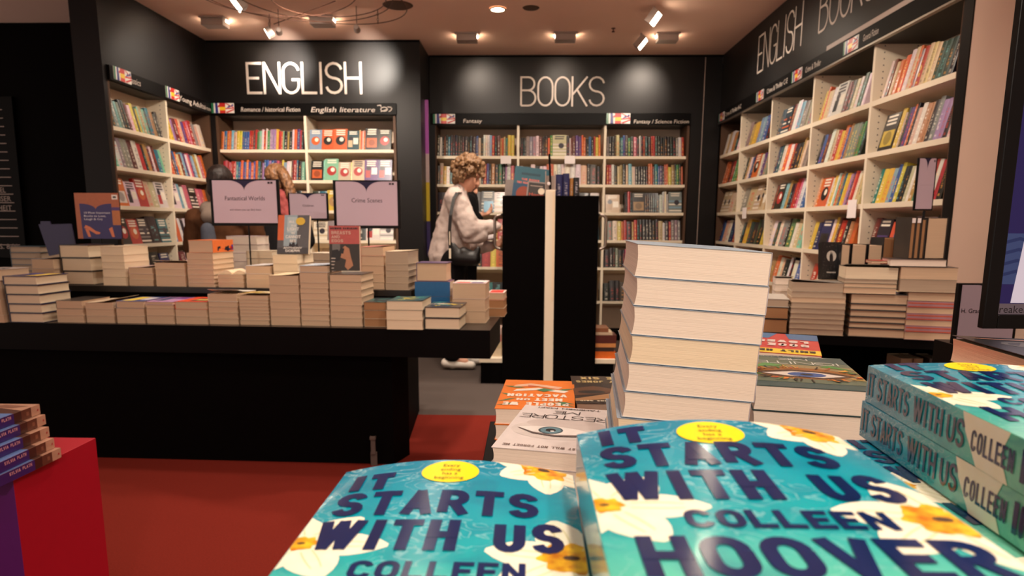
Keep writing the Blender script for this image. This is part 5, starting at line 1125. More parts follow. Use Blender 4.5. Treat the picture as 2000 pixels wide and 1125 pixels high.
# ---------------------------------------------------------------- monitor
Yn = 1.0; ml = atY(1919, 642, Yn); mh = 1.475-ml.z; mw = .36
mo = thing('monitor', 'black-framed portrait monitor showing a blue and white picture', 'monitor', (ml.x, Yn, ZF), rz=math.radians(0)); z0 = ml.z-ZF; bz = .021
mb = MB(); mb.box(0, bz, 0, .013, z0, z0+mh); mb.box(mw-bz, mw, 0, .013, z0, z0+mh); mb.box(bz, mw-bz, 0, .013, z0, z0+bz); mb.box(bz, mw-bz, 0, .013, z0+mh-bz, z0+mh); mb.box(bz, mw-bz, .0105, .013, z0+bz, z0+mh-bz); mb.box(.06, mw-.06, .0131, .04, z0+.06, z0+mh-.06); mb.build('bezel', 'bezel', mo, bevel=.002)
def screenmat(name, c, s):
    m, nt, b = newmat(name); b.inputs['Base Color'].default_value = (0, 0, 0, 1); b.inputs['Roughness'].default_value = .25
    b.inputs['Emission Color'].default_value = L4(c); b.inputs['Emission Strength'].default_value = s; return m
sc_mats = [screenmat('screen_violet', (52, 42, 118), .35), screenmat('screen_blue', (86, 104, 160), .35), screenmat('screen_white', (236, 214, 222), .75), screenmat('screen_band', (150, 124, 128), .35), screenmat('screen_wave', (52, 72, 132), .35), screenmat('screen_ink', (60, 50, 60), .1)]
mb = MB(); S = lambda x, z, e=0.: (bz+x, .0100-e, z0+bz+z); sw, sh = mw-2*bz, mh-2*bz
mb.add([S(0, 0), S(sw, 0), S(sw, sh), S(0, sh)], 0)
mb.add([S(0, .045, .0002), S(.045, .045, .0002), S(.05, .12, .0002), S(0, .12, .0002)], 1)
for k in range(4): mb.add([S(0, .055+.016*k, .0003), S(.025, .062+.016*k, .0003), S(.045, .056+.016*k, .0003), S(.045, .061+.016*k, .0003), S(.025, .067+.016*k, .0003), S(0, .06+.016*k, .0003)], 4)
mb.add([S(.022, .017, .0004), S(sw, .017, .0004), S(sw, sh, .0004), S(.062, sh, .0004)], 2)
mb.add([S(0, .0, .0005), S(sw, .0, .0005), S(sw, .016, .0005), S(0, .016, .0005)], 3)
put_text(mb, 'H. Grace "Icebreaker"', .016, .0, .002, lambda x, y: V(S(x-.09, y, .0007)) if x >= .09 else V(S(0, .002, .0006)), 5, align='l')
mb.build('screen', sc_mats, mo)
mb = MB(); mb.box(mw/2-.02, mw/2+.02, .0405, .055, .01, z0+.2); mb.box(mw/2-.1, mw/2+.1, -.02, .1, 0, .01); mb.build('stand', 'bezel', mo, bevel=.002)
sign_stand('sign_stand', 'lilac sign naming H. Grace standing behind the monitor', 1860, 1996, 554, 672, 1.34, [('H. Grace "Icebreaker"', .1, .52, .86), ('IS', .1, .4, .09), ('Selbst', .05, .27, .2)], None, atY(1860, 672, 1.34).z, border=.007)
mb = MB(); a = atY(1860, 672, 1.34); mb.box(a.x, a.x+.14, 1.335, 1.40, ZF+.0005, a.z-.0005); tag(mb.build('sign_block', 'bezel'), 'black block carrying the lilac H. Grace sign', 'block')

# ================================================================ RED PLINTH WITH SPINE-OUT BOOKS
ZP = .58; xe = atZ(187, 855, ZP); xn = atZ(27, 935, ZP)
pl = thing('plinth', 'red and purple display plinth standing on the red carpet', 'plinth', (xe.x, xn.y, 0))
Lx = -.55; Dy = xe.y-xn.y
mb = MB(); mb.box(Lx, 0, 0, Dy, 0, ZP); mb.m[2] = 1; mb.build('plinth_body', ['red', 'purple'], pl, bevel=.0015)
SK = (206, 158, 132)
def bell(i, u, v, z):
    p = atZ(u, v, z); t = .0245; l = .198; w = .128
    root = thing('paperback_novel', f'purple and brown spined paperback, {("lowest", "second from bottom", "middle", "second from top", "topmost")[i]} on the red plinth', 'book', group='purple spined paperbacks on the red plinth')
    root.matrix_world = Matrix.Translation((p.x, p.y, z)) @ Matrix.Rotation(PI+math.radians((-1.5, .6, -.8, .5, 0)[i]), 4, 'Z')      # spine faces +x, foot of the book towards the far end
    mb = cover_mesh(w, l, t, .0009, lin(SK), lin(SK)); mb.build('cover', 'pr', root); page_mesh(w, l, t, .0009).build('page_block', 'pg_tan', root)
    m2 = MB(); S = lambda a, b, e=.0006: V((-e, a, b))
    def rr(a0, a1, c, e, b0=0., b1=1.): m2.add([S(a0, b0*t, e), S(a0, b1*t, e), S(a1, b1*t, e), S(a1, b0*t, e)], 0, lin(c), lin(c))
    rr(.062, .086, (70, 36, 30), .0007); rr(.085, .198, (60, 34, 110), .0008, 0, 1); rr(.03, .062, (104, 60, 46), .0007); rr(.038, .046, (140, 90, 70), .0009, .3, .7)
    m2.add([S(.006, .5*t, .0009), S(.0085, .62*t, .0009), S(.011, .5*t, .0009), S(.0085, .36*t, .0009)], 0, lin((190, 40, 50)), lin((190, 40, 50)))
    letters(m2, 'PLATH', .094, .122, .54*t, .86*t, .0016, lambda x, y: V((-.0012, .216-x, y)), 0, lin((226, 160, 170)), gap=.5)
    letters(m2, 'SYLVIA', .128, .160, .54*t, .86*t, .0016, lambda x, y: V((-.0012, .288-x, y)), 0, lin((226, 160, 170)), gap=.5)
    m2.build('spine_print', 'pr', root)
    if i < 5:
        m3 = MB(); f = lambda x, yy, e: V((x*w, yy*l, t+e))
        m3.add([f(0, .43, .0003), f(1, .43, .0003), f(1, 1, .0003), f(0, 1, .0003)], 0, lin((110, 140, 200)), lin((110, 140, 200)))
        m3.add([f(0, .3, .0004), f(.5, .2, .0004), f(1, .33, .0004), f(1, .43, .0004), f(0, .43, .0004)], 0, lin((96, 62, 52)), lin((96, 62, 52)))
        m3.add([f(.1, .1, .0004), f(.6, .05, .0004), f(.8, .16, .0004), f(.3, .2, .0004)], 0, lin((150, 104, 86)), lin((150, 104, 86)))
        m3.build('cover_print', 'pr', root)
for i, (u, v) in enumerate(((120, 893), (107, 874), (97, 852), (90, 828), (79, 808))): bell(i, u, v, ZP+.0006+i*.0255)
# ================================================================ FREE-STANDING SHELF UNIT (END VIEW)
YG = 4.71
gx0, gx1 = atY(981, 560, YG).x, atY(1166, 560, YG).x; gp0, gp1 = atY(1063.5, 560, YG).x, atY(1082, 560, YG).x; gz = 1.347; ge = 5.72
go = thing('shelf_unit', 'free-standing black double-sided shelf unit with cream end post', 'shelf unit', ((gx0+gx1)/2, YG, 0)); ox = (gx0+gx1)/2
mb = MB(); mb.box(gx0-ox, gp0-ox-.001, 0, .022, .02, gz); mb.build('end_panel', 'deepblack', go, bevel=.0015)
mb = MB(); mb.box(gp1-ox+.001, gx1-ox, 0, .022, .02, gz); mb.build('end_panel', 'deepblack', go, bevel=.0015)
mb = MB(); mb.box(gp0-ox, gp1-ox, -.012, .05, 0, gz+.036); mb.build('post', 'cream', go, bevel=.002)
mb = MB(); mb.box(gp1-ox-.018, gp1-ox-.002, -.0145, -.0125, .62, gz+.03); mb.build('post_strip', 'pg_front2', go)
mb = MB(); mb.box(-.012, .012, .051, ge-YG, .2, gz-.03); mb.build('centre_panel', 'backp', go)
mb = MB(); mb.box(gx0-ox, gx1-ox, ge-YG, ge-YG+.022, .02, gz); mb.build('end_panel', 'deepblack', go)
bl, br = atY(935, 700, YG).x-ox, atY(1203, 700, YG).x-ox
mb = MB(); mb.box(bl+.012, br-.012, .03, ge-YG-.03, 0, .155); mb.build('base', 'deepblack', go)
mb = MB(); mb.box(bl, -.013, .023, ge-YG-.001, .156, .19); mb.build('shelf', 'cream', go, bevel=.002)
mb = MB(); mb.box(.013, br, .023, ge-YG-.001, .156, .19); mb.build('shelf', 'cream', go, bevel=.002)
for z in (.55, .92):
    for s in (0, 1): mb = MB(); mb.box(*((gx0-ox+.02, -.013) if s == 0 else (.013, gx1-ox-.02)), .023, ge-YG-.001, z-.02, z); mb.build('shelf', 'cream', go)
zt_ = 1.295; mb = MB(); mb.box(gx0-ox+.005, gx1-ox-.005, .052, ge-YG-.001, zt_-.025, zt_-.001); mb.build('top_shelf', 'deepblack', go)
for s, u in ((1, 1166), (-1, 981)):
    x = (gx1 if s > 0 else gx0)-ox; zz0, zz1 = atY(u, 487, YG).z, atY(u, 419, YG).z; d = .055*s
    pts = [(x, .035, zz0)]+[(x+d*math.sin(a), .035, zz0+.03-.03*math.cos(a)) for a in (.4, .8, 1.2, 1.57)]+[(x+d*math.sin(a), .035, zz1-.03+.03*math.cos(a)) for a in (1.57, 1.2, .8, .4)]+[(x, .035, zz1)]
    mb = MB(); mb.tube(pts, .0105, 10); mb.build('handle', 'steel', go, smooth=True)
gG = 'books on top of the free-standing shelf unit'
def leaner(label, u0, u1, v0, Y, col, tilt, t, art=None, name='display_book', back=10):
    a, b = atY(u0, v0, Y), atY(u1, v0, Y); w = b.x-a.x; lift = w*math.sin(math.radians(tilt)); h = (a.z-zt_-lift)
    root = thing(name, label, 'book', group=gG)
    root.matrix_world = Matrix.Translation((a.x, Y, zt_+lift+.004)) @ Matrix.Rotation(math.radians(tilt), 4, 'Y') @ Matrix.Rotation(-math.radians(back), 4, 'X')
    T = Matrix(((1, 0, 0, 0), (0, 0, -1, t), (0, 1, 0, 0), (0, 0, 0, 1)))
    mb = cover_mesh(w, h, t, .0012, lin(col), lin(col)); m2 = MB(); m2.mesh(mb.v, mb.f, 0, T=T); m2.c, m2.c2, m2.sd = mb.c, mb.c2, mb.sd; cov = m2.build('cover', 'pr', root)
    o = page_mesh(w, h, t, .0012).build('page_block', 'pg_cream', root); o.matrix_local = T
    if art: m3 = MB(); art(m3, w, h, lambda x, y, e=.0004: V((x, -e, y))); m3.build('cover_print', 'pr', cov)
def art_teal(mb, w, h, fn):
    titlelines([('THE BOOKS', .22, .74, .60, .66, .004), ('THEY READ', .1, .42, .5, .56, .004)], (222, 120, 110), [(0, 1, 0, 1, (44, 96, 112)), (.0, 1, 0, .5, (34, 78, 108)), (.2, .75, .76, .83, (30, 70, 84))])(mb, w, h, fn)
    mb.add([fn((.33+.22*math.cos(i*PI/12))*w, .2*h+.22*w*math.sin(i*PI/12), .0012) for i in range(24)], 0, lin((150, 60, 36)), lin((150, 60, 36)))
leaner('large teal picture book leaning on the shelf unit top', 999, 1067, 322, YG+.17, (44, 96, 112), 7, .02, art_teal)
def art_home(mb, w, h, fn):
    for i, (x0, x1, y0, y1, c) in enumerate(((0, 1, 0, 1, (150, 136, 132)), (.07, .97, .0, .94, (40, 34, 36)), (.15, .8, .76, .81, (150, 130, 120)))): mb.add([fn(x0*w, y0*h, .0003+.0003*i), fn(x1*w, y0*h, .0003+.0003*i), fn(x1*w, y1*h, .0003+.0003*i), fn(x0*w, y1*h, .0003+.0003*i)], 0, lin(c), lin(c))
    mb.add([fn((.75+.17*math.cos(i*PI/12))*w, .55*h+.17*w*math.sin(i*PI/12), .0013) for i in range(24)], 0, lin((232, 214, 190)), lin((232, 214, 190)))
    put_text(mb, 'Home', .2*h, .5*w, .3*h, lambda x, y: fn(x, y, .0014), 0, lin((214, 70, 40)), width=.78*w)
leaner('small dark book with red word Home before the teal picture book', 1027, 1065, 353, YG+.10, (40, 34, 36), 6, .012, art_home)
leaner('grey book behind the large teal picture book', 984, 1010, 350, YG+.26, (136, 122, 116), 4, .02)
for i, (u0, u1, v, c, n) in enumerate(((1086, 1099, 341, (32, 34, 92), 'first navy spine'), (1100, 1112.5, 339, (30, 32, 88), 'second navy spine'), (1113.5, 1120, 348, (176, 120, 60), 'low orange-brown spine'), (1121, 1132, 347, (26, 22, 26), 'black spine'))):
    a, b = atY(u0, v, YG+.08), atY(u1, v, YG+.08); mb = MB(); book_shape(mb, b.x-a.x-.001, a.z-zt_, .13, lin(c), lin((190, 180, 190)), .2+.17*i)
    o = mb.build('shelved_book', 'spine'); o.matrix_world = Matrix.Translation((a.x, YG+.08, zt_+.001))
    tag(o, f'{n} standing on the shelf unit top beside the clip stand', 'book', gG)
cs = thing('clip_stand', 'brown clip stand with black rod and white button on the cream post', 'stand', (atY(1075, 372, YG).x, YG+.02, gz+.0365))
mb = MB(); mb.box(-.042, .042, -.012, .012, 0, .006); mb.box(-.036, -.03, -.01, .01, .006, .13); mb.box(.03, .036, -.01, .01, .006, .13); mb.box(-.036, .036, .008, .012, .006, .1); mb.build('holder', 'greymetal', cs)
mb = MB(); mb.tube([(0, 0, .006), (-.004, 0, .14), (-.01, 0, .245)], .0075, 8); mb.build('rod', 'bezel', cs)
mb = MB(); mb.lathe([(0.0, .012), (.011, .010), (.012, 0)], 16, T=Matrix.Translation((-.012, -.0135, .045)) @ Matrix.Rotation(PI/2, 4, 'X')); mb.build('button', 'white', cs)
# books lying on the unit's base shelves
zb_ = .1905
for i, (h, c, u0, u1, lab) in enumerate(((.052, (226, 110, 40), 1161, 1203, 'orange boxed book'), (.03, (60, 46, 40), 1159, 1200, 'dark book'), (.03, (220, 150, 90), 1160, 1203, 'tan book'), (.06, (92, 44, 38), 1160, 1204, 'dark red book'), (.022, (214, 190, 160), 1162, 1196, 'cream book'), (.03, (150, 96, 66), 1162, 1188, 'brown book'))):
    a, b = atY(u0, 640, YG+.06), atY(u1, 640, YG+.06); root = None
    flat_book(f'{lab}, {ORD[i]} from the shelf up in the pile on the outer base shelf', 'books on the base shelves of the shelf unit', .16, max(b.x-a.x, .08), h-.001, Matrix.Translation((a.x+max(b.x-a.x, .08), YG+.045, zb_)) @ Matrix.Rotation(PI/2, 4, 'Z'), c, 'pg_cream', ct=.0015); zb_ += h
zb_ = .1905
for i, (h, c) in enumerate(((.06, (226, 206, 176)), (.05, (222, 200, 160)), (.05, (200, 130, 120)), (.05, (220, 190, 180)))):
    flat_book(f'pale book, {ORD[i]} from the shelf up in the pile on the inner base shelf', 'books on the base shelves of the shelf unit', .15, .1, h-.001, Matrix.Translation((gx0-.008, YG+.1, zb_)) @ Matrix.Rotation(PI/2, 4, 'Z'), c, 'pg_cream', ct=.0015); zb_ += h

# ================================================================ PEOPLE
def blobs(name, prims, mat, parent=None, vox=.011, it=6, fac=.5, lump=None):
    bm = bmesh.new()
    for p in prims:
        if p[0] == 'c':
            a, ra_, b, rb_ = V(p[1]), p[2], V(p[3]), p[4]; d = b-a; L = d.length
            z = d.normalized() if L > 1e-6 else V((0, 0, 1)); x = z.orthogonal().normalized(); y_ = z.cross(x)
            sq = p[5] if len(p) > 5 else None       # optional flattening (axis vector, factor)
            rings = [(a+z*(-ra_*math.cos(t)), ra_*math.sin(t)) for t in (0.25, .7, 1.15, PI/2)]+[(b+z*(-rb_*math.cos(t)), rb_*math.sin(t)) for t in (PI/2, 2., 2.45, 2.9)]
            n = 14; vs = []
            for c, r in rings:
                row = []
                for j in range(n):
                    o = (x*math.cos(2*PI*j/n)+y_*math.sin(2*PI*j/n))*r
                    if sq: ax = V(sq[0]).normalized(); o = o-ax*o.dot(ax)*(1-sq[1])
                    row.append(bm.verts.new(c+o))
                vs.append(row)
            for r0_, r1_ in zip(vs, vs[1:]):
                for j in range(n): bm.faces.new((r0_[j], r0_[(j+1) % n], r1_[(j+1) % n], r1_[j]))
            bm.faces.new(list(reversed(vs[0]))); bm.faces.new(vs[-1])
        else:
            m = Matrix.Translation(p[1]) @ (p[3] if len(p) > 3 else Matrix.Identity(4)) @ Matrix.Diagonal((*p[2], 1))
            bmesh.ops.create_uvsphere(bm, u_segments=16, v_segments=10, radius=1, matrix=m)
    me = bpy.data.meshes.new(name); bm.to_mesh(me); bm.free(); me.materials.append(M[mat])
    o = bpy.data.objects.new(name, me); C.objects.link(o)
    r = o.modifiers.new('skin', 'REMESH'); r.mode = 'VOXEL'; r.voxel_size = vox; r.use_smooth_shade = True
    if lump:
        tx_ = bpy.data.textures.new(name+'_folds', 'CLOUDS'); tx_.noise_scale = lump[0]; dm = o.modifiers.new('folds', 'DISPLACE'); dm.texture = tx_; dm.strength = lump[1]; dm.mid_level = .5
    s = o.modifiers.new('soft', 'SMOOTH'); s.iterations = it; s.factor = fac
    if parent: o.parent = parent
    return o
def headprims(c, f, u, k=1.0):
    f = V(f).normalized(); s = V(u).normalized().cross(f).normalized(); u = f.cross(s).normalized()
    B = Matrix((f, s, u)).transposed().to_4x4(); P = lambda a, b, d: V(c)+(f*a+s*b+u*d)*k
    e = lambda a, b, d, ra, rb_, rc_: ('e', P(a, b, d), (ra*k, rb_*k, rc_*k), B)
    pr = [e(-.012, 0, .035, .098, .076, .088), e(.035, 0, -.03, .058, .058, .085), e(.06, 0, -.088, .026, .028, .022), e(.0, .0, -.05, .06, .055, .06),
          ('c', P(.086, 0, .012), .010*k, P(.106, 0, -.026), .013*k), e(.092, .012, -.03, .010, .009, .008), e(.092, -.012, -.03, .010, .009, .008),
          e(.078, .0, .032, .018, .05, .010), e(.085, 0, -.054, .013, .024, .0065), e(.083, 0, -.067, .012, .021, .007),
          e(-.01, .078, -.008, .018, .008, .03), e(-.01, -.078, -.008, .018, .008, .03), e(.06, .035, -.03, .02, .02, .02), e(.06, -.035, -.03, .02, .02, .02)]
    return pr, P, B
def eyes(parent, P, B, k=1.0):
    for sd in (-1, 1):
        o = blobs('eye', [('e', P(.079, sd*.03, .006), (.006, .012, .005), B)], 'ink', parent, vox=.003, it=1)
    blobs('mouth', [('e', P(.0945, 0, -.060), (.006, .021, .003), B)], 'rose', parent, vox=.0025, it=1)
def hand(w, d, palmn, k=1.0, curl=.5):
    """palm and five fingers: w wrist, d pointing direction, palmn palm normal"""
    d = V(d).normalized(); n = V(palmn); n = (n-d*n.dot(d)).normalized(); s = d.cross(n)
    out = [('c', V(w), .026*k, V(w)+d*.075*k, .036*k, (n, .45))]
    for i, (off, L) in enumerate(((-.033, .066), (-.011, .078), (.011, .074), (.031, .058))):
        b = V(w)+d*.092*k+s*off*k; m = b+(d*math.cos(curl)+n*math.sin(curl))*L*.5*k; t = m+(d*math.cos(curl*2.2)+n*math.sin(curl*2.2))*L*.5*k
        out += [('c', b-d*.02*k, .0095*k, m, .0088*k), ('c', m, .0088*k, t, .0072*k)]
    tb_ = V(w)+d*.03*k-s*.03*k; tm = tb_+(d*.6-s*.7+n*.3)*.035*k; out += [('c', tb_, .0125*k, tm, .0105*k), ('c', tm, .0105*k, tm+(d*.8-s*.2+n*.5)*.028*k, .0085*k)]
    return out
pt = lambda u, v, y: atY(u, v, y)
# ---- person reading, facing the shelf unit, in a grey-beige sweatshirt
YP_ = 5.30; near, far = -.17, .17
pw = thing('person', 'person with curly blond hair in grey-beige sweatshirt browsing at the shelf unit', 'person', (pt(890, 716, YP_+.0).x, YP_, 0)); po = V((pw.location.x, YP_, 0))
q_ = lambda u, v, dy=0: pt(u, v, YP_+dy)-po
hc = q_(914, 343); hp, HP, HB = headprims(hc, (.86, -.10, -.42), (.42, 0, .86), .98)
sh = q_(889, 388, near); shf = q_(893, 388, far); el = q_(921, 452, near-.03); wr = q_(966, 444, near+.03); elf = q_(925, 478, far+.02); wrf = q_(955, 482, -.02)
hipn, hipf = q_(884, 510, -.09), q_(888, 510, .09); kn, kf = q_(886, 610, -.10), q_(896, 610, .09); an, af = q_(884, 698, -.10), q_(897, 700, .08)
wr2 = wr+V((.04, 0, -.005))
handn = hand(wr2, (1, .05, -.12), (0, .3, -1), 1, .35); handf = hand(wrf, (.9, -.25, .25), (.2, -.6, .6), 1, .6)
body = hp+[('c', q_(899, 376), .055, q_(906, 362), .05), ('c', q_(889, 400), .12, q_(885, 490), .13, ((1, 0, 0), .7)), ('c', sh, .055, shf, .055), ('c', sh, .05, el, .04), ('c', el, .04, wr2, .027), ('c', shf, .05, elf, .04), ('c', elf, .04, wrf, .027),
    ('c', hipn, .09, kn, .058), ('c', kn, .058, an, .038), ('c', hipf, .09, kf, .058), ('c', kf, .058, af, .038), ('c', hipn, .1, hipf, .1), ('c', an, .035, an+V((.1, 0, -.035)), .03), ('c', af, .035, af+V((.1, 0, -.035)), .03)]+handn+handf
blobs('body', body, 'skin', pw, vox=.0065, it=3); eyes(pw, HP, HB, .98)
sw_ = [('c', q_(889, 388), .1, q_(872, 470), .15, ((1, 0, 0), .78)), ('c', q_(872, 470), .15, q_(869, 500), .165, ((1, 0, 0), .78)), ('c', q_(893, 402), .135, q_(890, 485), .15, ((1, 0, 0), .8)), ('c', sh+V((0, .01, -.01)), .085, shf+V((0, -.01, -.01)), .085), ('c', q_(889, 380), .07, q_(898, 373), .062),
       ('c', sh, .085, el+V((-.01, 0, .01)), .088), ('c', el+V((.0, 0, .01)), .088, wr, .048), ('c', wr-V((.03, 0, 0)), .055, wr+V((.02, 0, 0)), .038), ('c', shf, .085, elf, .075), ('c', elf, .075, wrf, .045),
       ('c', q_(860, 470), .09, q_(853, 508), .1, ((1, 0, 0), .6)), ('c', el+V((-.02, -.01, -.05)), .05, el+V((.08, -.01, -.03)), .05)]
blobs('sweatshirt', sw_, 'sweat', pw, vox=.009, it=3, lump=(.075, .034))
blobs('trousers', [('c', hipn, .115, hipf, .115), ('c', hipn, .105, kn, .085), ('c', kn, .085, an+V((0, 0, .03)), .075), ('c', hipf, .105, kf, .085), ('c', kf, .085, af+V((0, 0, .03)), .075)], 'trousers', pw, vox=.013)
for n_, a_ in ((0, an), (1, af)):
    a_ = V((a_.x, a_.y, .05)); blobs('shoe', [('c', a_+V((-.05, 0, .005)), .045, a_+V((.15, 0, -.012)), .036, ((0, 0, 1), .9)), ('c', a_, .045, a_+V((0, 0, .03)), .045)], 'shoe', pw, vox=.009, it=3)
rr = random.Random(5); hr = []; f_, s_, u_ = [V(HB.col[i][:3]) for i in range(3)]
for i in range(190):
    th, ph = rr.uniform(0, 2*PI), rr.uniform(-.75, 1.5); dx, dy, dz = math.cos(th)*math.cos(ph), math.sin(th)*math.cos(ph), math.sin(ph)
    if dx > .45 and dz < .42: continue
    if dx > .1 and dz < -.1: continue
    L = rr.uniform(.98, 1.12)
    c = hc+f_*(-.018+dx*.112*L)+s_*(dy*.102*L)+u_*(.03+dz*.112*L); hr.append(('e', c, (rr.uniform(.014, .026),)*3))
hr += [('e', hc-f_*.018+u_*.045, (.1, .093, .1), HB), ('e', hc-f_*.062-u_*.03, (.05, .078, .08), HB), ('c', hc+f_*.07+u_*.085-s_*.02, .026, hc+f_*.115+u_*.045-s_*.03, .018)]
for i in range(46):   # loose curls
    a = rr.uniform(0, 2*PI); b = rr.uniform(-.6, 1.3); d = f_*math.cos(a)*math.cos(b)+s_*math.sin(a)*math.cos(b)+u_*math.sin(b)
    if d.dot(f_) > .4 and d.dot(u_) < .3: continue
    c = hc-f_*.02+u_*.03+d*.108
    for k in range(5): c2 = c+d*.006+V((rr.uniform(-1, 1), rr.uniform(-1, 1), rr.uniform(-1, .6)))*.012; hr.append(('c', c, .0055, c2, .005)); c = c2
blobs('curly_hair', hr, 'blond', pw, vox=.005, it=1, fac=.35, lump=(.014, .022))
# bag with strap, book in hand
bg = thing('shoulder_bag', 'black crescent shoulder bag hanging at the side of the sweatshirt', 'bag', tuple(q_(902, 490, near-.14)+po)); bo = V(bg.location)
mbp = lambda u, v, dy: pt(u, v, YP_+dy)-bo
blobs('bag_body', [('c', mbp(884, 482, near-.12), .035, mbp(892, 503, near-.12), .06, ((0, 1, 0), .6)), ('c', mbp(892, 503, near-.12), .06, mbp(925, 506, near-.12), .055, ((0, 1, 0), .6)), ('c', mbp(925, 506, near-.12), .05, mbp(934, 486, near-.12), .022, ((0, 1, 0), .6)), ('c', mbp(905, 492, near-.11), .04, mbp(918, 495, near-.11), .03)], 'leather', bg, vox=.009)
mb = MB(); path = [mbp(901, 375, near-.04), mbp(893, 376, near-.09), mbp(886, 388, near-.12), mbp(880, 420, near-.16), mbp(878, 450, near-.165), mbp(879, 480, near-.14)]
for a, b in zip(path, path[1:]): d = (b-a).normalized(); sdv = V((1, 0, 0))-d*d.x; sdv = sdv.normalized()*.012; yv = V((0, .003, 0)); mb.mesh([a-sdv-yv, a+sdv-yv, b+sdv-yv, b-sdv-yv, a-sdv+yv, a+sdv+yv, b+sdv+yv, b-sdv+yv], [(0, 1, 2, 3), (7, 6, 5, 4), (0, 4, 5, 1), (2, 6, 7, 3), (1, 5, 6, 2), (0, 3, 7, 4)])
mb.build('strap', 'leather', bg)
mb = MB(); a, b = mbp(878, 452, near-.172), mbp(879, 505, near-.172); mb.tube([a, (a+b)/2], .004); mb.box(b.x-.007, b.x+.007, b.y-.003, b.y+.003, b.z, b.z+.075); mb.build('buckle', 'cream', bg)
bkp = pt(957, 474, YP_-.05)
flat_book('open white and purple book held low in the far hand', None, .10, .13, .012, Matrix.Translation(bkp+V((-.05, -.03, .01))) @ Matrix.Rotation(.25, 4, 'X') @ Matrix.Rotation(-.15, 4, 'Y'), (70, 50, 120), 'pg_front', ct=.002, name='held_book', art=bands((.1, .95, .05, .95, (232, 220, 220))))
# ---- person in black just behind
Y2 = 5.84; p2 = thing('person', 'person in black clothing standing close behind the blond browser', 'person', (pt(915, 700, Y2).x, Y2, 0)); o2 = V(p2.location)
k2 = lambda u, v, dy=0: pt(u, v, Y2+dy)-o2
h2, H2, B2 = headprims(k2(914, 362), (.8, -.3, -.4), (.4, 0, .86), .95)
w2 = k2(938, 421, -.16)
blobs('body', h2+[('c', k2(913, 385), .05, k2(914, 375), .048), ('c', k2(912, 405), .13, k2(910, 480), .13, ((1, 0, 0), .75)), ('c', k2(915, 395, -.15), .05, k2(922, 440, -.2), .04), ('c', k2(922, 440, -.2), .04, w2, .027), ('c', k2(915, 395, .15), .05, k2(918, 450, .2), .04), ('c', k2(910, 500, -.09), .09, k2(912, 612, -.09), .06), ('c', k2(912, 612, -.09), .06, V((0, -.09, .07)), .04), ('c', k2(910, 500, .09), .09, k2(912, 612, .09), .06), ('c', k2(912, 612, .09), .06, V((0, .09, .07)), .04)]+hand(w2, (.9, -.1, .35), (.3, -.5, .8), .95, .6), 'skin', p2, vox=.0075, it=3)
blobs('jacket', [('c', k2(913, 398), .14, k2(911, 500), .16, ((1, 0, 0), .72)), ('c', k2(915, 394, -.15), .07, k2(915, 394, .15), .07), ('c', k2(916, 395, -.16), .068, k2(924, 440, -.2), .06), ('c', k2(924, 440, -.2), .06, k2(935, 425, -.165), .042), ('c', k2(916, 395, .16), .068, k2(920, 450, .2), .06), ('c', k2(920, 450, .2), .055, k2(935, 440, .1), .045)], 'trousers', p2, vox=.012)
blobs('trousers', [('c', k2(910, 500, -.09), .1, V((0, -.09, .09)), .07), ('c', k2(910, 500, .09), .1, V((0, .09, .09)), .07)], 'trousers', p2, vox=.014)
blobs('dark_hair', [('e', k2(912, 358), (.105, .09, .11)), ('e', k2(911, 372), (.075, .085, .09)), ('c', k2(918, 362, -.085), .03, k2(921, 382, -.085), .018)], 'darkhair', p2, vox=.009)
for s in (-1, 1): blobs('shoe', [('c', V((-.04, s*.09, .045)), .042, V((.15, s*.09, .038)), .036)], 'leather', p2, vox=.01)
flat_book('small blue-grey book held up by the person in black', None, .08, .11, .012, Matrix.Translation(pt(947, 416, Y2-.17)+V((-.01, 0, .0))) @ Matrix.Rotation(1.0, 4, 'X'), (70, 130, 160), 'pg_front', ct=.0015, name='held_book')
# ---- two browsers at the corner shelves, backs to the lens
def back_person(label, u, vtop, Y, hairmat, coatmat, extra, torso=(1, 1)):
    c = pt(u, vtop, Y); r = thing('person', label, 'person', (c.x, Y, 0)); H_ = c.z; ctr = V((0, 0, H_-.125))
    return r, ctr, H_
r3, c3, H3 = back_person('dark-haired person in brown coat facing the corner shelves', 429, 322, 4.8, 0, 0, 0)
hp3, HP3, HB3 = headprims(c3, (-.2, .95, -.2), (0, .2, .95), .97)
sz = H3-.33
def torso(sz, w=.18):
    return [('c', V((0, 0, sz+.07)), .052, V((0, 0, sz+.16)), .05), ('c', V((-w*.5, 0, sz-.08)), .1, V((w*.5, 0, sz-.08)), .1, ((0, 1, 0), .8)), ('c', V((0, 0, sz-.1)), .13, V((0, 0, sz-.5)), .13, ((0, 1, 0), .75))]
def legs(sz): return [('c', V((s*.09, 0, sz-.52)), .095, V((s*.1, .01, .48)), .06) for s in (-1, 1)]+[('c', V((s*.1, .01, .48)), .06, V((s*.1, 0, .08)), .04) for s in (-1, 1)]+[('c', V((s*.1, 0, .05)), .038, V((s*.11, .13, .04)), .032) for s in (-1, 1)]
def arms(sz, w=.2, fwd=.22): return [('c', V((s*w, 0, sz-.04)), .05, V((s*(w+.05), .03, sz-.3)), .042) for s in (-1, 1)]+[('c', V((s*(w+.05), .03, sz-.3)), .042, V((s*(w-.05), fwd, sz-.38)), .028) for s in (-1, 1)]
def hands2(sz, w=.2, fwd=.22): return [x for s in (-1, 1) for x in hand(V((s*(w-.05), fwd, sz-.38)), (-.3*s, 1, .1), (-s, 0, .3), 1, .6)]
blobs('body', hp3+torso(sz)+arms(sz)+legs(sz)+hands2(sz), 'skin', r3, vox=.008, it=3)
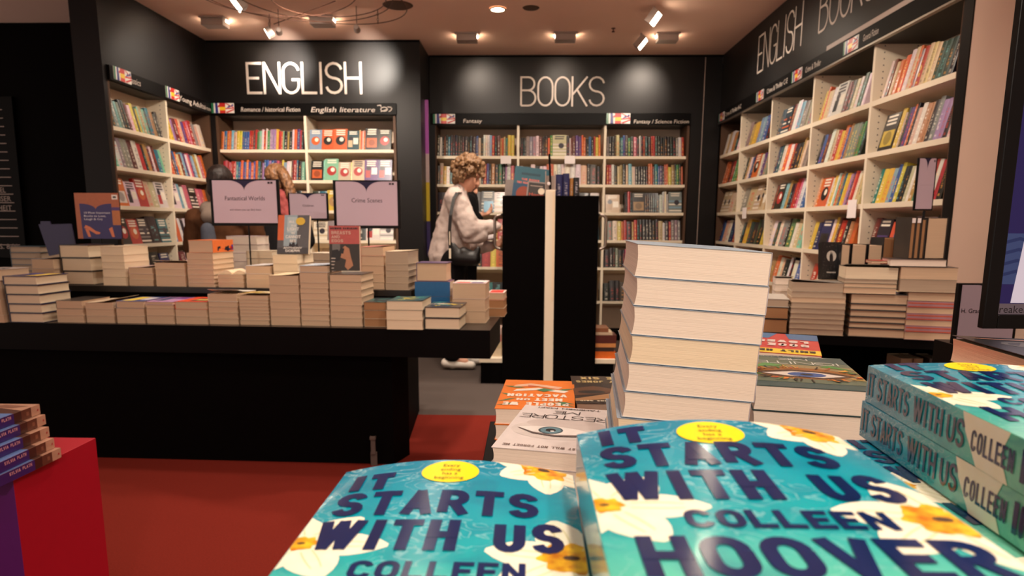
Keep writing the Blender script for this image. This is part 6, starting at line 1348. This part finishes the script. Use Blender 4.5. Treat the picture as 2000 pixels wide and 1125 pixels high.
def coat_prims(sz, w=.2, flare=.2, low=.95, fwd=.2): return [('c', V((-w*.6, 0, sz-.06)), .09, V((w*.6, 0, sz-.06)), .09), ('c', V((0, 0, sz-.1)), .17, V((0, 0, sz-low)), flare, ((0, 1, 0), .72))]+[('c', V((s*w, 0, sz-.05)), .075, V((s*(w+.05), .03, sz-.3)), .065) for s in (-1, 1)]+[('c', V((s*(w+.05), .03, sz-.3)), .065, V((s*(w-.04), fwd-.03, sz-.38)), .045) for s in (-1, 1)]
blobs('coat', coat_prims(sz), 'coat', r3, vox=.012, it=3, lump=(.08, .03))
blobs('hood', [('c', V((-.09, -.03, sz+.02)), .06, V((.09, -.03, sz+.02)), .06), ('c', V((-.06, -.09, sz-.03)), .055, V((.06, -.09, sz-.03)), .055)], 'hood', r3, vox=.011)
blobs('sleeve_panel', [('c', V((-.06, -.115, sz-.12)), .05, V((-.04, -.12, sz-.42)), .07)], 'slate', r3, vox=.011)
blobs('dark_hair', [('e', c3+V((0, -.012, .03)), (.088, .105, .1)), ('e', c3+V((0, -.05, -.04)), (.08, .06, .085)), ('e', c3+V((0, -.02, -.02)), (.084, .085, .09))], 'darkhair', r3, vox=.008, it=2, lump=(.03, .014))
blobs('trousers', [('c', V((s*.09, 0, sz-.55)), .11, V((s*.1, 0, .1)), .075) for s in (-1, 1)], 'trousers', r3, vox=.014)
r4, c4, H4 = back_person('ponytailed person with rose scarf facing the romance shelves', 536, 320, 5.5, 0, 0, 0)
hp4, HP4, HB4 = headprims(c4, (-.75, .6, .0), (0, 0, 1), .95); s4 = H4-.32
blobs('body', hp4+torso(s4, .16)+arms(s4, .18)+legs(s4)+hands2(s4, .18), 'skin', r4, vox=.008, it=3)
blobs('coat', coat_prims(s4, .18, .19, .7), 'trousers', r4, vox=.012)
blobs('rose_scarf', [('c', V((-.06, -.03, s4+.07)), .065, V((.09, -.04, s4+.06)), .07), ('c', V((.09, -.07, s4+.05)), .075, V((.15, -.08, s4-.14)), .085), ('c', V((.15, -.08, s4-.14)), .07, V((.14, -.1, s4-.28)), .05), ('c', V((.1, -.05, s4+.08)), .05, V((.19, -.03, s4+.0)), .05)], 'rose', r4, vox=.009, it=2, lump=(.05, .035))
hr4 = [('e', c4+V((.02, -.025, .035)), (.092, .1, .093)), ('e', c4+V((.04, -.05, -.03)), (.07, .065, .07))]
pts4 = [c4+V((.08, -.09, .055)), c4+V((.115, -.11, .03)), c4+V((.15, -.12, -.06)), c4+V((.18, -.125, -.18)), c4+V((.185, -.12, -.30))]
hr4 += [('c', a, r_, b, r2_) for (a, b), (r_, r2_) in zip(zip(pts4, pts4[1:]), ((.035, .04), (.04, .042), (.042, .036), (.036, .016)))]
blobs('ponytail_hair', hr4, 'brownhair', r4, vox=.0065, it=1, fac=.3, lump=(.02, .02))
blobs('trousers', [('c', V((s*.09, 0, s4-.55)), .105, V((s*.1, 0, .1)), .07) for s in (-1, 1)], 'trousers', r4, vox=.014)
# ================================================================ CEILING FITTINGS AND LIGHT
LAMP = (1.0, .84, .69)
def lamp(name, kind, loc, energy, target=None, size=60, blend=.6, rad=.04, col=LAMP, asize=.2):
    d = bpy.data.lights.new(name, kind); d.energy = energy; d.color = col
    if kind == 'SPOT': d.spot_size = math.radians(size); d.spot_blend = blend; d.shadow_soft_size = rad
    elif kind == 'AREA': d.size = asize; d.shape = 'DISK'
    else: d.shadow_soft_size = rad
    o = bpy.data.objects.new(name, d); C.objects.link(o); o.location = loc
    if target is not None: o.rotation_euler = (V(target)-V(loc)).to_track_quat('-Z', 'Y').to_euler()
    return o
WASH = 1.0
def wash_box(u, v, label, tgt, e=44, wd=.17, glow=True, size=58, bl=.9):
    p = atZ(u, v, CEIL-.03); o = thing('wall_washer_light', label, 'ceiling light', (p.x, p.y, CEIL), group='square wall-washer lights on the ceiling')
    mb = MB(); mb.box(-wd/2, wd/2, -.06, .06, -.062, -.012); mb.build('housing', 'greymetal', o, bevel=.002)
    mb = MB(); mb.box(-wd/2-.012, wd/2+.012, -.07, .03, -.0115, -.0005); mb.build('mounting_plate', 'greymetal', o)
    mb = MB(); mb.box(-wd/2-.002, -wd/2-.0005, .0, .05, -.024, -.014); mb.box(wd/2+.0005, wd/2+.002, .0, .05, -.024, -.014); mb.box(-wd/2+.01, wd/2-.01, .0605, .063, -.035, -.015); mb.build('light_slot', 'lampsoft', o)
    if tgt: lamp('wall_washer_lamp', 'SPOT', (p.x, p.y+.075, CEIL-.075), e, tgt, size, bl, .02)
    return p
wash_box(420, 44, 'square wall-washer light near the black corner', None)
wash_box(630, 42, 'square wall-washer light below the ring chandelier', None)
wash_box(912, 74, 'square wall-washer light nearest the wall return before BOOKS', (atY(945, 150, YB).x, YB, 2.40), 30)
wash_box(1104, 73, 'square wall-washer light above the word BOOKS', (atY(1098, 150, YB).x, YB, 2.42), 16)
wash_box(1303, 74, 'square wall-washer light nearest the side bookcase', (atY(1250, 150, YB).x, YB, 2.38), 48)
def spot_box(u, v, label, aim, e, size=70, rad=.04, s=.105, glow=None, tgt=None):
    p = atZ(u, v, CEIL-.07); p.z = CEIL-.075; d = V(aim).normalized(); o = thing('spotlight', label, 'ceiling spotlight', p, group='adjustable square ceiling spotlights')
    Rm = d.to_track_quat('-Z', 'Y').to_matrix().to_4x4(); h = s/2
    mb = MB(); mb.box(-h, h, -h, h, -.02, .03, T=Rm); mb.build('housing', 'greymetal', o, bevel=.002)
    mb = MB(); mb.box(-h*.88, h*.88, -h*.88, h*.88, -.0225, -.0205, T=Rm); mb.build('lamp_face', 'lamp', o)
    mb = MB(); mb.tube([(0, 0, 0), (0, 0, CEIL-p.z-.001)], .008); mb.build('bracket', 'greymetal', o)
    if e: lamp('spotlight_lamp', 'SPOT', p+d*.035, e, (tgt if tgt else p+d), size, .8, rad)
    return p
spot_box(1277, 33, 'ceiling spotlight turned to the side bookcase, the one nearer the lens', (.62, -.3, -.55), 42, 80)
spot_box(1252, 82, 'ceiling spotlight turned to the side bookcase, the one near the BOOKS header', (.66, -.2, -.6), 34, 80)
spot_box(466, 4, 'ceiling spotlight at the rim of the ring chandelier facing the black side wall', (-.6, -.35, -.55), 0)
spot_box(526, 62, 'ceiling spotlight under the chandelier chain facing the corner', (-.7, -.15, -.4), 40, 85, s=.07)
# small round fittings
def disc(name, u, v, r, label, mat, z=.006, cat='ceiling fitting', group=None):
    p = atZ(u, v, CEIL); mb = MB(); mb.lathe([(0, -z), (r*.9, -z), (r, -.0005)], 28); o = mb.build(name, mat); o.location = (p.x, p.y, CEIL-.0002); tag(o, label, cat, group); return p
disc('ceiling_vent', 777, 10, .11, 'large round brown ceiling vent beside the ring chandelier', 'wood'); disc('ceiling_vent', 1037, 15, .062, 'small round ceiling vent beside the lit downlight', 'wood')  # round air vents in the ceiling
p = atZ(972, 17, CEIL); dl = thing('downlight', 'bright round recessed downlight between the chandelier and the spotlights', 'ceiling light', (p.x, p.y, CEIL))
mb = MB(); mb.lathe([(.062, -.0005), (.066, -.008), (.05, -.010), (.046, -.006)], 28); mb.build('trim_ring', 'cream', dl); mb = MB(); mb.lathe([(0, -.0075), (.047, -.0075)], 24); mb.f = [tuple(reversed(f)) for f in mb.f]; mb.build('lamp_face', 'lamp', dl)
lamp('downlight_lamp', 'SPOT', (p.x, p.y, CEIL-.03), 60, (p.x, p.y, 0), 100, .9, .05)
p = atZ(1198, 55, CEIL); sp_ = MB(); sp_.lathe([(0, -.03), (.012, -.03), (.012, -.022), (.005, -.02), (.005, -.006), (.016, -.005), (.016, -.0005)], 14); o = sp_.build('sprinkler_head', 'darkmetal'); o.location = (p.x, p.y, CEIL); tag(o, 'small dark sprinkler head on the ceiling before BOOKS', 'sprinkler')
def eye_spot(u, v, label, tgt, e):
    p = atZ(u, v, 2.56); o = thing('mini_spotlight', label, 'ceiling spotlight', p, group='small spotlights on the ring chandelier')
    d = (V(tgt)-p).normalized(); Rm = d.to_track_quat('-Z', 'Y').to_matrix().to_4x4()
    mb = MB(); mb.lathe([(0, .05), (.016, .05), (.02, .03), (.024, -.02), (.02, -.021), (0, -.012)], 18, T=Rm); mb.build('lamp_shade', 'greymetal', o, smooth=False)
    mb = MB(); mb.lathe([(0, -.0205), (.018, -.0205)], 16, T=Rm); mb.f = [tuple(reversed(f)) for f in mb.f]; mb.build('lamp_face', 'lamp', o)
    mb = MB(); mb.tube([(0, 0, .04), (0, 0, CEIL-p.z-.001)], .003); mb.build('hanger', 'darkmetal', o)
    lamp('mini_spot_lamp', 'SPOT', p+d*.03, e, tgt, 36, 1, .07, (1, .9, .78))
eye_spot(545, 62, 'small spotlight under the chandelier throwing light between E and G', (atY(556, 110, YE).x, YE, 2.52), 420)
eye_spot(697, 57, 'small spotlight under the chandelier throwing light past the letter H', (atY(722, 118, YE).x, YE, 2.5), 330)
# ring chandelier hung on chains
ch = thing('ring_chandelier', 'large wire chandelier of loose overlapping rings hung on chains', 'chandelier', (-1.47, 4.45, 2.575))
def ring(cx, cy, r, tx_, ty, n=56, rad=.003):
    mb = MB(); mb.tube([(cx+r*math.cos(2*PI*i/n), cy+r*math.sin(2*PI*i/n), tx_*math.cos(2*PI*i/n)*r+ty*math.sin(2*PI*i/n)*r) for i in range(n)], rad, 6, closed=True); mb.build('ring', 'darkmetal', ch)
ring(0, 0, .60, .0, .01); ring(.12, .12, .55, -.05, .02); ring(.18, .1, .36, .05, .0); ring(-.1, -.1, .5, .04, -.03)
for u, v in ((527, 48), (738, 40)):
    q = atZ(u, v, 2.62)-V((-1.47, 4.45, 2.60)); mb = MB()
    for k in range(5): mb.tube([(q.x+.006*math.cos(a)*(k % 2), q.y+.006*math.cos(a)*((k+1) % 2), q.z+.012+k*.019+.011*math.sin(a)) for a in [2*PI*i/8 for i in range(8)]], .0022, 5, closed=True)
    mb.build('chain', 'darkmetal', ch)
mb = MB(); a, b = atZ(535, 47, 2.62)-V(ch.location), atZ(655, 2, 2.62)-V(ch.location); mb.tube([a, b], .0035, 6); mb.build('cross_bar', 'darkmetal', ch)
# unseen downlights put in for the general light of the sales floor
def down(x, y, e, size=120, rad=.06):
    o = thing('downlight', 'unseen downlight added over the sales floor, nearer than the lit round one', 'ceiling light', (x, y, CEIL), group='unseen downlights added overhead')
    mb = MB(); mb.lathe([(.062, -.0005), (.066, -.008), (.05, -.010), (.046, -.006)], 20); mb.build('trim_ring', 'cream', o); mb = MB(); mb.lathe([(0, -.0075), (.047, -.0075)], 20); mb.f = [tuple(reversed(f)) for f in mb.f]; mb.build('lamp_face', 'lamp', o)
    lamp('downlight_lamp', 'SPOT', (x, y, CEIL-.03), e, (x, y, 0), size, .9, rad)
for x, y, e in FILL_GRID: down(x, y, e)
# fill spots added, housings included, to brighten the shelves, side header, tables and foreground
for loc, tgt, e, sz in FILL_AIMS:
    d = (V(tgt)-V(loc)).normalized(); c = V(loc)-d*.05; c.z = CEIL-.085; Rm = d.to_track_quat('-Z', 'Y').to_matrix().to_4x4()
    o = thing('spotlight', 'added fill spotlight above the aisles, clear of the wall signs', 'ceiling spotlight', c, group='added fill spotlights on the ceiling')
    mb = MB(); mb.box(-.05, .05, -.05, .05, -.02, .025, T=Rm); mb.build('housing', 'greymetal', o, bevel=.002)
    mb = MB(); mb.box(-.044, .044, -.044, .044, -.0225, -.0205, T=Rm); mb.build('lamp_face', 'lamp', o)
    mb = MB(); mb.tube([(0, 0, 0), (0, 0, CEIL-c.z-.001)], .008); mb.build('bracket', 'greymetal', o)
    loc = c+d*.04
    lamp('aisle_fill_lamp', 'SPOT', loc, e, tgt, sz, .9, .05)
w = bpy.data.worlds.new('shop'); bpy.context.scene.world = w; w.use_nodes = True
bg = w.node_tree.nodes['Background']; bg.inputs[0].default_value = (1, .80, .68, 1); bg.inputs[1].default_value = WORLD
# ---------------------------------------------------------------- camera
cd = bpy.data.cameras.new('camera'); cam = bpy.data.objects.new('camera', cd); C.objects.link(cam)
cd.sensor_width = 36; cd.sensor_fit = 'HORIZONTAL'; cd.lens = 36*FPX/2000; cd.shift_y = 87.5/2000; cd.clip_start = .01; cd.clip_end = 60
cam.matrix_world = Matrix(((rt.x, up.x, -fw.x, 0), (rt.y, up.y, -fw.y, 0), (rt.z, up.z, -fw.z, EYE), (0, 0, 0, 1)))
cd.dof.use_dof = True; cd.dof.focus_distance = .72; cd.dof.aperture_fstop = FSTOP
s = bpy.context.scene; s.camera = cam
s.view_settings.view_transform = 'Standard'; s.view_settings.look = 'None'; s.view_settings.gamma = 1; s.view_settings.use_curve_mapping = False; s.view_settings.exposure = EXPO
s.cycles.use_denoising = True; s.cycles.max_bounces = 9; s.cycles.diffuse_bounces = 7; s.cycles.glossy_bounces = 3; s.cycles.caustics_reflective = False; s.cycles.caustics_refractive = False
s.cycles.sample_clamp_indirect = 6
